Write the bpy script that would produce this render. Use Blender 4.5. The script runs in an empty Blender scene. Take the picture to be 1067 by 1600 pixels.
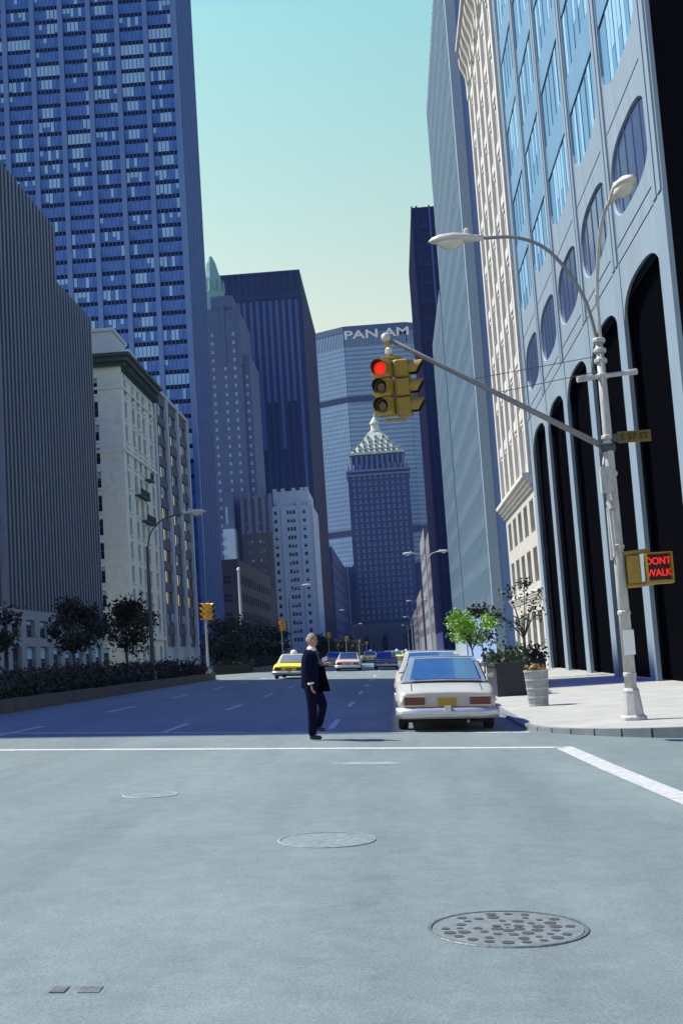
import bpy, math, random
from math import sin, cos, pi, radians, sqrt
from mathutils import Matrix, Vector
random.seed(7)
scene = bpy.context.scene
C = scene.collection

# ------------------------------------------------------------------ camera
cam_d = bpy.data.cameras.new('camera'); cam = bpy.data.objects.new('camera', cam_d); C.objects.link(cam)
cam_d.sensor_fit = 'VERTICAL'; cam_d.sensor_height = 36.0; cam_d.lens = 1900 / 1600 * 36.0
cam_d.clip_start = 0.1; cam_d.clip_end = 9000
cam.matrix_world = Matrix(((0.99680678, 0.07055272, 0.03739734, 0.0),
                           (0.04519139, -0.11232543, -0.99264331, 0.0),
                           (-0.06583301, 0.99116362, -0.11515512, 1.54),
                           (0, 0, 0, 1)))
scene.camera = cam
# ------------------------------------------------------------------ sky, sun, exposure
SUN_EL, SUN_AHEAD = radians(53), radians(17)          # sun on the left, a little ahead
sun_dir = Vector((-cos(SUN_AHEAD) * cos(SUN_EL), sin(SUN_AHEAD) * cos(SUN_EL), sin(SUN_EL)))
world = bpy.data.worlds.new('World'); scene.world = world; world.use_nodes = True
nt = world.node_tree; nt.nodes.clear()
wo = nt.nodes.new('ShaderNodeOutputWorld'); bg = nt.nodes.new('ShaderNodeBackground')
sky = nt.nodes.new('ShaderNodeTexSky'); sky.sky_type = 'NISHITA'; sky.sun_disc = False
sky.sun_elevation = SUN_EL; sky.sun_rotation = math.atan2(sun_dir.x, sun_dir.y)
sky.air_density = 1.0; sky.dust_density = 1.2; sky.ozone_density = 1.0
tc = nt.nodes.new('ShaderNodeTexCoord'); sep = nt.nodes.new('ShaderNodeSeparateXYZ')
rmp = nt.nodes.new('ShaderNodeValToRGB'); mul = nt.nodes.new('ShaderNodeMix'); mul.data_type = 'RGBA'; mul.blend_type = 'MULTIPLY'
mul.inputs[0].default_value = 1.0
cr = rmp.color_ramp
SKY_STOPS = [(0.0, (2.45, 1.72, .98)), (.22, (2.40, 1.68, .95)), (.34, (1.95, 1.86, 1.10)), (.49, (1.50, 2.05, 1.32)), (.55, (.24, .60, 1.4)), (.63, (.01, .12, 1.65)), (1.0, (.004, .09, 1.6))]
cr.elements[0].position = 0.0; cr.elements[0].color = (*SKY_STOPS[0][1], 1)
cr.elements[1].position = 1.0; cr.elements[1].color = (*SKY_STOPS[-1][1], 1)
for p, c in SKY_STOPS[1:-1]:
    e = cr.elements.new(p); e.color = (*c, 1)
L = nt.links.new
L(tc.outputs['Generated'], sep.inputs[0]); L(sep.outputs['Z'], rmp.inputs[0])
L(sky.outputs[0], mul.inputs[6]); L(rmp.outputs[0], mul.inputs[7]); L(mul.outputs[2], bg.inputs[0]); L(bg.outputs[0], wo.inputs[0])
bg.inputs[1].default_value = 0.09
sl = bpy.data.lights.new('sun', 'SUN'); sl.energy = 4.9; sl.angle = radians(0.53); sl.color = (1.0, .965, .80)
so = bpy.data.objects.new('sun', sl); C.objects.link(so); so.rotation_euler = sun_dir.to_track_quat('Z', 'Y').to_euler(); so.location = (-60, 20, 90)
vs = scene.view_settings
vs.view_transform = 'Standard'; vs.look = 'None'; vs.gamma = 1.0; vs.use_curve_mapping = False; vs.exposure = 0.65
scene.render.engine = 'CYCLES'

# ------------------------------------------------------------------ materials
MATS = {}
def mat(name, col, rough=.8, metal=0.0, var=.12, scale=3.0, bump=0.0, bscale=40.0, spec=.5, stretch=(1, 1, 1), col2=None, emit=None, estr=0.0, bdist=.02):
    m = bpy.data.materials.new(name); m.use_nodes = True; t = m.node_tree; p = t.nodes['Principled BSDF']; l = t.links.new
    p.inputs['Roughness'].default_value = rough; p.inputs['Metallic'].default_value = metal; p.inputs['Specular IOR Level'].default_value = spec
    tcn = t.nodes.new('ShaderNodeTexCoord'); mp = t.nodes.new('ShaderNodeMapping'); mp.inputs['Scale'].default_value = stretch
    l(tcn.outputs['Object'], mp.inputs[0])
    n = t.nodes.new('ShaderNodeTexNoise'); n.inputs['Scale'].default_value = scale; n.inputs['Detail'].default_value = 6; n.inputs['Roughness'].default_value = .65
    l(mp.outputs[0], n.inputs['Vector'])
    r = t.nodes.new('ShaderNodeValToRGB'); c2 = col2 or tuple(min(1, c * (1 + var)) for c in col); c1 = tuple(c * (1 - var) for c in col)
    r.color_ramp.elements[0].position = .3; r.color_ramp.elements[1].position = .72
    r.color_ramp.elements[0].color = (*c1, 1); r.color_ramp.elements[1].color = (*c2, 1)
    l(n.outputs[0], r.inputs[0]); l(r.outputs[0], p.inputs['Base Color'])
    if bump:
        n2 = t.nodes.new('ShaderNodeTexNoise'); n2.inputs['Scale'].default_value = bscale; n2.inputs['Detail'].default_value = 4
        l(mp.outputs[0], n2.inputs['Vector'])
        b = t.nodes.new('ShaderNodeBump'); b.inputs['Strength'].default_value = bump; b.inputs['Distance'].default_value = bdist
        l(n2.outputs[0], b.inputs['Height']); l(b.outputs[0], p.inputs['Normal'])
    if emit:
        p.inputs['Emission Color'].default_value = (*emit, 1); p.inputs['Emission Strength'].default_value = estr
    MATS[name] = m
    return m
def M(n): return MATS[n]

def asphalt():
    m = bpy.data.materials.new('asphalt'); m.use_nodes = True; t = m.node_tree; p = t.nodes['Principled BSDF']; l = t.links.new
    p.inputs['Roughness'].default_value = .82; p.inputs['Specular IOR Level'].default_value = .35
    tcn = t.nodes.new('ShaderNodeTexCoord')
    def noise(s, d=6, st=(1, 1, 1)):
        mp = t.nodes.new('ShaderNodeMapping'); mp.inputs['Scale'].default_value = st; l(tcn.outputs['Object'], mp.inputs[0])
        n = t.nodes.new('ShaderNodeTexNoise'); n.inputs['Scale'].default_value = s; n.inputs['Detail'].default_value = d; n.inputs['Roughness'].default_value = .6
        l(mp.outputs[0], n.inputs['Vector']); return n
    def ramp(src, a, b, ca, cb):
        r = t.nodes.new('ShaderNodeValToRGB'); r.color_ramp.elements[0].position = a; r.color_ramp.elements[1].position = b
        r.color_ramp.elements[0].color = (*ca, 1); r.color_ramp.elements[1].color = (*cb, 1); l(src.outputs[0], r.inputs[0]); return r
    def mx(a, b, mode, f=1.0):
        x = t.nodes.new('ShaderNodeMix'); x.data_type = 'RGBA'; x.blend_type = mode; x.inputs[0].default_value = f
        l(a, x.inputs[6]); l(b, x.inputs[7]); return x.outputs[2]
    base = ramp(noise(.35), .3, .75, (.152, .202, .198), (.184, .238, .230))
    grain = ramp(noise(60, 3), .3, .7, (.78, .78, .78), (1.2, 1.2, 1.2))
    streak = ramp(noise(.9, 5, (1, .12, 1)), .35, .7, (.86, .86, .87), (1.08, 1.08, 1.07))
    mid = ramp(noise(4.5, 6), .35, .7, (.90, .90, .91), (1.07, 1.07, 1.07))
    c = mx(base.outputs[0], grain.outputs[0], 'MULTIPLY'); c = mx(c, streak.outputs[0], 'MULTIPLY'); c = mx(c, mid.outputs[0], 'MULTIPLY')
    lane = ramp(noise(.55, 4, (1.0, .05, 1)), .38, .66, (.93, .93, .94), (1.04, 1.04, 1.04)); c = mx(c, lane.outputs[0], 'MULTIPLY')
    spots = ramp(noise(2.3, 2), .30, .36, (.90, .90, .90), (1, 1, 1)); c = mx(c, spots.outputs[0], 'MULTIPLY')
    pale = ramp(noise(7.5, 3), .70, .76, (1, 1, 1), (1.14, 1.14, 1.14)); c = mx(c, pale.outputs[0], 'MULTIPLY')
    l(c, p.inputs['Base Color'])
    n2 = noise(90, 3); b = t.nodes.new('ShaderNodeBump'); b.inputs['Strength'].default_value = .5; b.inputs['Distance'].default_value = .008
    l(n2.outputs[0], b.inputs['Height']); l(b.outputs[0], p.inputs['Normal'])
    MATS['asphalt'] = m
asphalt()
mat('earth', (.12, .13, .13), .9)
mat('pavement', (.36, .365, .33), .85, var=.15, scale=.9, bump=.25, bscale=60)
mat('kerb', (.17, .19, .21), .8, var=.2, scale=2.5, bump=.3)
mat('paint', (.44, .455, .435), .8, var=.30, scale=11, bump=.2, bscale=70)
mat('paint_worn', (.38, .41, .42), .8, var=.28, scale=9)
mat('iron', (.14, .165, .172), .55, .3, var=.3, scale=12, bump=.3)
mat('iron_pale', (.16, .198, .195), .6, .1, var=.25, scale=10, bump=.3)
mat('hole', (.05, .055, .06), .9)
mat('cover_worn', (.175, .225, .222), .75, var=.35, scale=14, bump=.5, bscale=50)
mat('patch', (.225, .275, .27), .85, var=.25, scale=6, bump=.3)
mat('shaded_black_wall', (.0035, .0033, .0045), .8, spec=.04, var=.3)  # shade of the camera-facing side wall is put into this near-black
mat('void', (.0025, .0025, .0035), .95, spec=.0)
mat('blue_concrete', (.205, .275, .335), .7, var=.12, scale=.9, stretch=(1, 1, .22), bump=.15, bscale=25)
mat('blue_fin', (.20, .275, .345), .65, var=.06, scale=.6)
mat('groove', (.03, .035, .045), .8)
mat('glass_blue', (.05, .085, .20), .12, .10, var=.12, scale=.5, spec=1.0)
mat('glass_sky', (.13, .30, .47), .35, .0, var=.12, scale=.3, spec=.4)
mat('glass_dark', (.015, .02, .035), .12, spec=.7, var=.3)
mat('glass_pale', (.13, .24, .33), .22, .35, var=.18, scale=.25, spec=.8, stretch=(1, 1, .25))
mat('spandrel_blue', (.15, .29, .43), .4, spec=.4, var=.08, scale=.5)
mat('mullion', (.10, .13, .17), .5, .3)
mat('curtain', (.22, .43, .59), .9, var=.1)
mat('limestone', (.45, .44, .405), .85, var=.13, scale=.9, bump=.3, bscale=12)
mat('limestone_pale', (.58, .57, .53), .85, var=.10, scale=.9, bump=.3, bscale=12)
mat('stone_shadow_window', (.06, .06, .07), .4)
mat('slate_wall', (.19, .30, .55), .7, var=.06, scale=.5)
mat('pale_metal', (.33, .43, .50), .5, .2, var=.08)
mat('rib_grey', (.10, .13, .19), .55, .25, var=.12, scale=.6, stretch=(1, 1, .2))
mat('rib_back', (.022, .027, .04), .45, var=.2)
mat('ground_floor', (.22, .25, .29), .8, var=.15)
mat('cream_stone', (.70, .70, .60), .85, var=.12, scale=1.0, bump=.25, bscale=10)
mat('copper_dark', (.035, .06, .05), .7, var=.3, scale=4)
mat('white_brick', (.50, .55, .57), .85, var=.1)
mat('spandrel_grey', (.085, .105, .14), .8)
mat('tower_pier', (.10, .20, .42), .6, .1, var=.06, scale=.3)
mat('tower_spandrel', (.008, .012, .035), .7, spec=.1)
mat('tower_glass', (.055, .16, .50), .18, .0, var=.45, scale=.5, spec=.35)
mat('blind', (.28, .52, .74), .8, var=.15)
mat('tower_side', (.045, .12, .33), .6, var=.08)
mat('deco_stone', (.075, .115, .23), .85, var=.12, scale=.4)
mat('deco_window', (.36, .44, .56), .6)
mat('teal_copper', (.18, .38, .36), .7, var=.2)
mat('navy_glass', (.006, .014, .085), .35, .0, var=.2, scale=.1, spec=.2)
mat('navy_fin', (.012, .024, .11), .5, .0, spec=.2)
mat('navy_pale', (.03, .075, .28), .3, .0, spec=.4)
mat('brown_stone', (.05, .05, .065), .85, var=.2)
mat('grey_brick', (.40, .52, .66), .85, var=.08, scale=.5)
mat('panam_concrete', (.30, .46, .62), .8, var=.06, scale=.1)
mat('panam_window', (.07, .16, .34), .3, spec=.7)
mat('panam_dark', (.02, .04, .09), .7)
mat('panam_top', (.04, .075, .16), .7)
mat('sign_white', (.75, .78, .80), .6, var=.03)
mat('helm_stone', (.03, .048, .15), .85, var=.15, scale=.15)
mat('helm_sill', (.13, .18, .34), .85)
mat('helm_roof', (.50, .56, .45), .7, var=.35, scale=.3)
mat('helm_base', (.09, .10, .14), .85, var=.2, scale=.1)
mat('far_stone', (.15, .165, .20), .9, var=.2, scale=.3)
mat('red_brick', (.13, .115, .13), .9, var=.2)
mat('galv', (.40, .41, .41), .6, .15, var=.25, scale=9, stretch=(1, 1, .35), bump=.2, bscale=30)
mat('dark_pole', (.06, .07, .08), .6, .2)
mat('arm_grey', (.20, .20, .21), .6, .2, var=.15, scale=8)
mat('lamp_shell', (.52, .50, .45), .5, .1, var=.08, scale=4)
mat('lamp_glass', (.55, .54, .48), .3, spec=.6, var=.05)
mat('signal_yellow', (.29, .19, .022), .5, var=.12, scale=9)
mat('signal_amber', (.75, .42, .03), .5, var=.1, scale=9)
mat('visor_inside', (.015, .012, .008), .7)
mat('lens_dark', (.05, .035, .015), .25, spec=.6)
mat('lens_red', (.45, .01, .006), .5, emit=(1.0, .012, .004), estr=.62)
mat('red_letters', (.4, .01, .01), .5, emit=(1.0, .012, .012), estr=.55)
mat('sign_yellow', (.13, .09, .01), .6, var=.15, scale=14)
mat('sign_ink', (.035, .022, .008), .8)
mat('paper', (.72, .74, .74), .8)
mat('mesh_steel', (.36, .39, .41), .55, .2, var=.12, scale=8)
mat('planter_dark', (.022, .024, .032), .75, var=.25)
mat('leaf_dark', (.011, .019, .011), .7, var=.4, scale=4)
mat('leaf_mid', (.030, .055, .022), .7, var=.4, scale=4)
mat('leaf_bright', (.22, .42, .05), .6, var=.35, scale=5)
mat('flower', (.62, .28, .18), .7, var=.3, scale=10)
mat('leaf_litter', (.28, .19, .06), .8, var=.3, scale=8)
mat('bark', (.05, .045, .04), .9, var=.3, scale=12, bump=.5)
mat('stone_wall', (.065, .065, .068), .9, var=.3, scale=3, bump=.5, bscale=10)
mat('soil', (.03, .028, .022), .95)
mat('car_white', (.415, .425, .385), .30, spec=.6, var=.03)
mat('car_vinyl', (.16, .22, .28), .55, var=.1, scale=30, bump=.1)
mat('car_yellow', (.85, .74, .04), .35, var=.05)
mat('car_cab_roof', (.72, .68, .36), .35, var=.05)
mat('car_pink', (.52, .42, .42), .35, var=.05)
mat('car_blue', (.035, .06, .20), .3, var=.1)
mat('car_silver', (.22, .26, .30), .3, .3)
mat('car_glass', (.03, .08, .15), .06, .25, spec=1.0)
mat('car_rearglass', (.055, .17, .30), .10, .35, spec=1.0)
mat('chrome', (.50, .52, .52), .38, .6, var=.10, scale=8)
mat('rear_panel', (.36, .38, .38), .4, .3)
mat('tail_red', (.11, .012, .016), .25, spec=.6)
mat('plate', (.34, .20, .02), .6, var=.15, scale=25)
mat('tyre', (.014, .014, .015), .85)
mat('rim', (.35, .36, .37), .35, .7)
mat('underbody', (.008, .008, .009), .9)
mat('skin', (.40, .215, .15), .6, var=.06)
mat('hair', (.26, .22, .19), .9, var=.5, scale=45, bump=.8, bscale=60)
mat('suit', (.006, .007, .026), .9, var=.35, scale=14, bump=.5, bscale=9, bdist=.03, spec=.04)
mat('coat', (.0025, .0025, .004), .95, var=.3, scale=20, spec=.02)
mat('shirt', (.70, .72, .74), .8)
mat('shoe', (.010, .009, .009), .4)
mat('flag_white', (.6, .62, .63), .7)

# ------------------------------------------------------------------ helpers
WL = {}
class MB:
    def __init__(s): s.v = []; s.f = []; s.m = []
    def add(s, vs_, fs, mi=0):
        o = len(s.v); s.v += [tuple(p) for p in vs_]; s.f += [tuple(i + o for i in q) for q in fs]; s.m += [mi] * len(fs)
    def box(s, x0, x1, y0, y1, z0, z1, mi=0):
        s.add([(x0, y0, z0), (x1, y0, z0), (x1, y1, z0), (x0, y1, z0), (x0, y0, z1), (x1, y0, z1), (x1, y1, z1), (x0, y1, z1)],
              [(3, 2, 1, 0), (4, 5, 6, 7), (0, 1, 5, 4), (1, 2, 6, 5), (2, 3, 7, 6), (3, 0, 4, 7)], mi)
    def quad(s, a, b, c, d, mi=0): s.add([a, b, c, d], [(0, 1, 2, 3)], mi)
    def tube(s, pts, rad, n=10, mi=0, cap=True):
        pts = [Vector(p) for p in pts]; rad = rad if isinstance(rad, (list, tuple)) else [rad] * len(pts)
        rings = []; up = Vector((0, 0, 1)); ref = None
        for i, p in enumerate(pts):
            d = (pts[min(i + 1, len(pts) - 1)] - pts[max(i - 1, 0)]).normalized()
            if ref is None: ref = up if abs(d.z) < .95 else Vector((0, 1, 0))
            a = d.cross(ref).normalized(); b = d.cross(a).normalized(); ref = -(b) if False else a.cross(d)
            rings.append([p + (a * cos(2 * pi * k / n) + b * sin(2 * pi * k / n)) * rad[i] for k in range(n)])
        s.loft(rings, cap, mi)
    def loft(s, rings, cap=True, mi=0, closed=True):
        n = len(rings[0]); vv = [p for r in rings for p in r]; ff = []
        for i in range(len(rings) - 1):
            for k in range(n if closed else n - 1):
                k2 = (k + 1) % n; ff.append((i * n + k, i * n + k2, (i + 1) * n + k2, (i + 1) * n + k))
        if cap: ff.append(tuple(range(n - 1, -1, -1))); ff.append(tuple((len(rings) - 1) * n + k for k in range(n)))
        s.add(vv, ff, mi)
    def lathe(s, prof, c=(0, 0, 0), n=16, mi=0, cap=True):
        s.loft([[(c[0] + r * cos(2 * pi * k / n), c[1] + r * sin(2 * pi * k / n), c[2] + z) for k in range(n)] for r, z in prof], cap, mi)
    def prism(s, poly, z0, z1, mi=0):
        s.loft([[(x, y, z0) for x, y in poly], [(x, y, z1) for x, y in poly]], True, mi)
    def mesh(s, name, mats, off=(0, 0, 0), smooth=False):
        me = bpy.data.meshes.new(name); ox, oy, oz = off
        me.from_pydata([(a - ox, b - oy, c - oz) for a, b, c in s.v], [], s.f)
        for q in (mats if isinstance(mats, (list, tuple)) else [mats]): me.materials.append(M(q))
        if max(s.m, default=0) > 0: me.polygons.foreach_set('material_index', s.m)
        if smooth: me.polygons.foreach_set('use_smooth', [True] * len(me.polygons))
        me.update(); return me
    def build(s, name, mats, parent=None, loc=None, smooth=False, kind=None):
        """vertices are given in world axes; loc = world origin of the object"""
        loc = loc if loc is not None else (WL[parent.name] if parent else (0, 0, 0))
        o = bpy.data.objects.new(name, s.mesh(name, mats, loc, smooth)); C.objects.link(o); attach(o, parent, loc)
        if kind: o['kind'] = kind
        return o
def attach(o, parent, loc):
    WL[o.name] = tuple(loc)
    if parent:
        o.parent = parent; pl = WL[parent.name]; o.location = (loc[0] - pl[0], loc[1] - pl[1], loc[2] - pl[2])
    else: o.location = loc
def inst(name, me, parent, loc, rz=0.0, sc=None):
    o = bpy.data.objects.new(name, me); C.objects.link(o); attach(o, parent, loc)
    if rz: o.rotation_euler = (0, 0, rz)
    if sc: o.scale = sc
    return o
def tag(o, label, cat, group=None):
    o['label'] = label; o['category'] = cat
    if group: o['group'] = group
    return o
def thing(name, label, cat, loc, group=None):
    o = bpy.data.objects.new(name, None); C.objects.link(o); o.empty_display_size = .3; attach(o, None, loc); return tag(o, label, cat, group)
def copy_tree(o, parent=None):
    c = o.copy(); C.objects.link(c); c.parent = parent; WL[c.name] = WL.get(o.name, (0, 0, 0))
    for ch in o.children: copy_tree(ch, c)
    return c
def text_mesh(txt, size, depth, matname, name):
    cu = bpy.data.curves.new(name, 'FONT'); cu.body = txt; cu.size = size; cu.extrude = depth; cu.offset = size * .018; cu.align_x = 'CENTER'; cu.align_y = 'CENTER'
    o = bpy.data.objects.new(name, cu); C.objects.link(o); dg = bpy.context.evaluated_depsgraph_get()
    me = bpy.data.meshes.new_from_object(o.evaluated_get(dg)); bpy.data.objects.remove(o); bpy.data.curves.remove(cu)
    me.name = name; me.materials.clear(); me.materials.append(M(matname)); return me

def wall_holes(mb, P, U, Nn, u0, u1, z0, z1, cols, rows, depth, mi=0, skip=None):
    """wall rectangle from P along U (2-D unit), outward normal Nn, with recessed openings at cols x rows; returns opening list"""
    us = sorted({u0, u1, *[a for c in cols for a in c]}); zs = sorted({z0, z1, *[a for r in rows for a in r]})
    def pt(u, z, d=0.0): return (P[0] + U[0] * u - Nn[0] * d, P[1] + U[1] * u - Nn[1] * d, z)
    out = []
    for a, b in zip(us, us[1:]):
        for c, d in zip(zs, zs[1:]):
            mu, mz = (a + b) / 2, (c + d) / 2
            ic = next((i for i, q in enumerate(cols) if q[0] < mu < q[1]), None); ir = next((i for i, q in enumerate(rows) if q[0] < mz < q[1]), None)
            if ic is not None and ir is not None and not (skip and skip(ic, ir)):
                out.append((ic, ir, a, b, c, d))
                mb.quad(pt(a, c), pt(b, c), pt(b, c, depth), pt(a, c, depth), mi); mb.quad(pt(a, d), pt(b, d), pt(b, d, depth), pt(a, d, depth), mi)
                mb.quad(pt(a, c), pt(a, d), pt(a, d, depth), pt(a, c, depth), mi); mb.quad(pt(b, c), pt(b, d), pt(b, d, depth), pt(b, c, depth), mi)
            else: mb.quad(pt(a, c), pt(b, c), pt(b, d), pt(a, d), mi)
    return out
_wm = {}
def window_mesh(w, h, kind, mats, sill=True):
    """sash window facing -Y, origin at its bottom centre in the wall's opening back plane"""
    key = (round(w, 2), round(h, 2), kind)
    if key in _wm: return _wm[key]
    b = MB(); t = min(.09, w * .08)
    b.quad((-w / 2, 0, 0), (w / 2, 0, 0), (w / 2, 0, h), (-w / 2, 0, h), 0)
    for x0, x1, z0, z1 in ((-w / 2, -w / 2 + t, 0, h), (w / 2 - t, w / 2, 0, h), (-w / 2 + t, w / 2 - t, h - t, h), (-w / 2 + t, w / 2 - t, 0, t), (-w / 2 + t, w / 2 - t, h * .5 - t / 2, h * .5 + t / 2)):
        b.box(x0, x1, -.05, .01, z0, z1, 1)
    if kind.startswith('blind'): b.box(-w / 2 + t, w / 2 - t, -.025, -.01, h * float(kind[5:]), h - t, 2)
    _wm[key] = b.mesh('window', mats); return _wm[key]
def place_windows(parent, P, U, Nn, ops, depth, mats=('glass_dark', 'mullion', 'blind'), name='window', every=None):
    rz = math.atan2(Nn[1], Nn[0]) + pi / 2
    for ic, ir, a, b, c, d in ops:
        k = random.choice(['plain', 'plain', 'blind0.6', 'blind0.75', 'plain'])
        u = (a + b) / 2; inst(name, window_mesh(b - a, d - c, k + mats[0], list(mats)) if False else window_mesh2(b - a, d - c, k, mats), parent, (P[0] + U[0] * u - Nn[0] * (depth - .02), P[1] + U[1] * u - Nn[1] * (depth - .02), c), rz)
def window_mesh2(w, h, k, mats):
    key = (round(w, 2), round(h, 2), k, mats)
    if key not in _wm:
        kk = {a: b for a, b in _wm.items()}; _wm.clear(); m = window_mesh(w, h, k, list(mats)); _wm.clear(); _wm.update(kk); _wm[key] = m
    return _wm[key]

def g(x): return -.049 * 12 if x > 12 else (.049 * 10.6 if x < -10.6 else -.049 * x)

# ------------------------------------------------------------------ ground, road, pavements
b = MB(); b.box(-3000, 3000, -1500, 4500, -2.2, -1.9); o = b.build('ground', 'earth', kind='structure')
b = MB(); xs = [-75, -10.6, 12, 60]; ys = [-70 + 5 * i for i in range(195)]
b.v = [(x, y, g(x)) for y in ys for x in xs]; n = len(xs)
b.f = [(j * n + i, j * n + i + 1, (j + 1) * n + i + 1, (j + 1) * n + i) for j in range(len(ys) - 1) for i in range(n - 1)]; b.m = [0] * len(b.f)
road = b.build('road', 'asphalt', kind='structure')
def strip(name, pts, w, matn, parent=road, lift=.004):
    """painted line along ground points"""
    b = MB(); L_ = []; R_ = []
    for i, (x, y) in enumerate(pts):
        x2, y2 = pts[min(i + 1, len(pts) - 1)]; x1, y1 = pts[max(i - 1, 0)]; d = Vector((x2 - x1, y2 - y1)).normalized(); nx, ny = -d.y * w / 2, d.x * w / 2
        L_.append((x + nx, y + ny, g(x + nx) + lift)); R_.append((x - nx, y - ny, g(x - nx) + lift))
    for i in range(len(pts) - 1): b.quad(R_[i], R_[i + 1], L_[i + 1], L_[i])
    return b.build(name, matn, parent)
rr = random.Random(3)
dash_me = {}
for x, y0 in ((-4.68, 23.6), (-1.42, 24.4), (-7.85, 23.4)):
    for k in range(14):
        y = y0 + k * 9.3
        if 72 < y < 88: continue
        strip('lane_dash', [(x, y), (x, y + 1.6), (x, y + 3.3)], .13, 'paint')
strip('crosswalk_line', [(-10.4, 20.55), (-6.6, 20.1), (-2, 19.6), (2.45, 19.1)], .30, 'paint')
strip('crosswalk_line', [(-10.4, 24.9), (-4.8, 23.9), (-.4, 22.95), (2.3, 22.6)], .26, 'paint_worn')
strip('crosswalk_line', [(2.44, 19.25), (2.6, 15.5), (2.78, 12.4), (3.1, 6.0)], .30, 'paint')
strip('crosswalk_line', [(6.3, 20.0), (6.5, 15.5), (6.8, 6.0)], .30, 'paint')
def blob(name, cx, cy, rx, ry, matn, n=22, jag=.25, lift=.003):
    b = MB(); pts = []
    for k in range(n):
        a = 2 * pi * k / n; q = 1 + rr.uniform(-jag, jag); x = cx + rx * q * cos(a); y = cy + ry * q * sin(a); pts.append((x, y, g(x) + lift))
    b.add(pts, [tuple(range(n))]); return b.build(name, matn, road)
blob('worn_patch', -.5, 16.9, .5, .22, 'patch', jag=.12)
def manhole(x, y, r, ringm, lidm, label, holes=True):
    z = g(x); t = thing('manhole_cover', label, 'manhole cover', (x, y, z), 'covers set in the road')
    t.rotation_euler = (0, math.atan(.049), 0)
    b = MB(); n = 40; b.lathe([(r * .96, .002), (r * .96, .008), (r, .008), (r * 1.01, .002)], (x, y, z), n, cap=False); b.build('rim', ringm, t)
    b = MB(); b.lathe([(.01, .006), (r * .6, .006), (r * .94, .005), (r * .945, .001)], (x, y, z), n, cap=False); b.build('lid', lidm, t)
    if holes:
        hm = MB(); hm.lathe([(.0001, .0), (.024, 0)], (0, 0, 0), 10, cap=False); hm = hm.mesh('vent_hole', 'hole')
        for rad, cnt in ((.16, 6), (.38, 12), (.60, 18), (.78, 22)):
            for k in range(cnt):
                a = 2 * pi * k / cnt + rad * 3
                if rr.random() < .22: continue
                inst('vent_hole', hm, t, (x + r * rad * cos(a), y + r * rad * sin(a), z + .0085), 0, (.8 + rr.random() * .7,) * 3)
manhole(.5, 6.95, .44, 'iron', 'iron_pale', 'large round perforated manhole cover nearest the camera')
manhole(-.68, 10.16, .40, 'patch', 'cover_worn', 'worn pale manhole cover in the middle of the crossing', False)
manhole(-2.81, 13.5, .30, 'paint_worn', 'cover_worn', 'small bright manhole cover left of the crossing', False)
b = MB(); b.box(-1.72, -1.45, 5.70, 5.84, .074, .088); b.box(-1.70, -1.63, 5.72, 5.82, .088, .094, 1); b.box(-1.57, -1.47, 5.72, 5.82, .088, .092, 1); b.v = [(x, y, z - .010 - .049 * (x + 1.585)) for x, y, z in b.v]; o = b.build('valve_cover', ['iron_pale', 'iron'], None, (-1.58, 5.77, .08))
tag(o, 'small rectangular metal valve cover at the lower left of the road', 'valve cover')

def pavement(name, poly, z, kerb_pts, closed=False):
    b = MB(); b.prism(poly, z - .9, z); o = b.build(name, 'pavement', kind='structure')
    b = MB()
    for (x0, y0), (x1, y1) in zip(kerb_pts, kerb_pts[1:]):
        d = Vector((x1 - x0, y1 - y0)); L_ = d.length; d.normalize(); nx, ny = d.y, -d.x
        for s0 in range(max(1, int(L_ / 1.8))):
            m_ = max(1, int(L_ / 1.8)); a0 = L_ * s0 / m_ + .006; a1 = L_ * (s0 + 1) / m_ - .006
            p = [(x0 + d.x * a0 - nx * .02, y0 + d.y * a0 - ny * .02), (x0 + d.x * a1 - nx * .02, y0 + d.y * a1 - ny * .02), (x0 + d.x * a1 + nx * .15, y0 + d.y * a1 + ny * .15), (x0 + d.x * a0 + nx * .15, y0 + d.y * a0 + ny * .15)]
            b = MB(); b.prism(p, z - .8, z + .004); b.build('kerb_stone', 'kerb', o)
    return o
arc = [(5.7 - 3.25 * cos(a), 23.9 - 3.25 * sin(a)) for a in [radians(9 * i) for i in range(11)]]
near = [(2.45, 86)] + [(2.45, 80 - 2 * i) for i in range(28)] + arc + [(8, 20.6), (11, 20.55), (16, 20.5), (40, 20.4)]
kp = [(2.45, 86), (2.45, 24.0)] + arc + [(16, 20.6), (30, 20.5)]
pavement('pavement_right', [(2.47, 87)] + arc[:0] + [(2.47, 24.0)] + [(x + .02, y + .02) for x, y in arc] + [(40, 20.62), (40, 87)], -.05, kp)
for i, (ya, yb) in enumerate(((104, 172), (190, 262), (280, 352), (370, 850))):
    b = MB(); b.box(2.6, 30, ya, yb, -.9, -.02); b.build('pavement_far', 'pavement', kind='structure')
for ya, yb in ((-60, 10), (36, 76), (103, 138), (152, 850)):
    b = MB(); b.box(-40, -28.6, ya, yb, -.2, .66); b.build('pavement_left', 'pavement', kind='structure')

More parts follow.
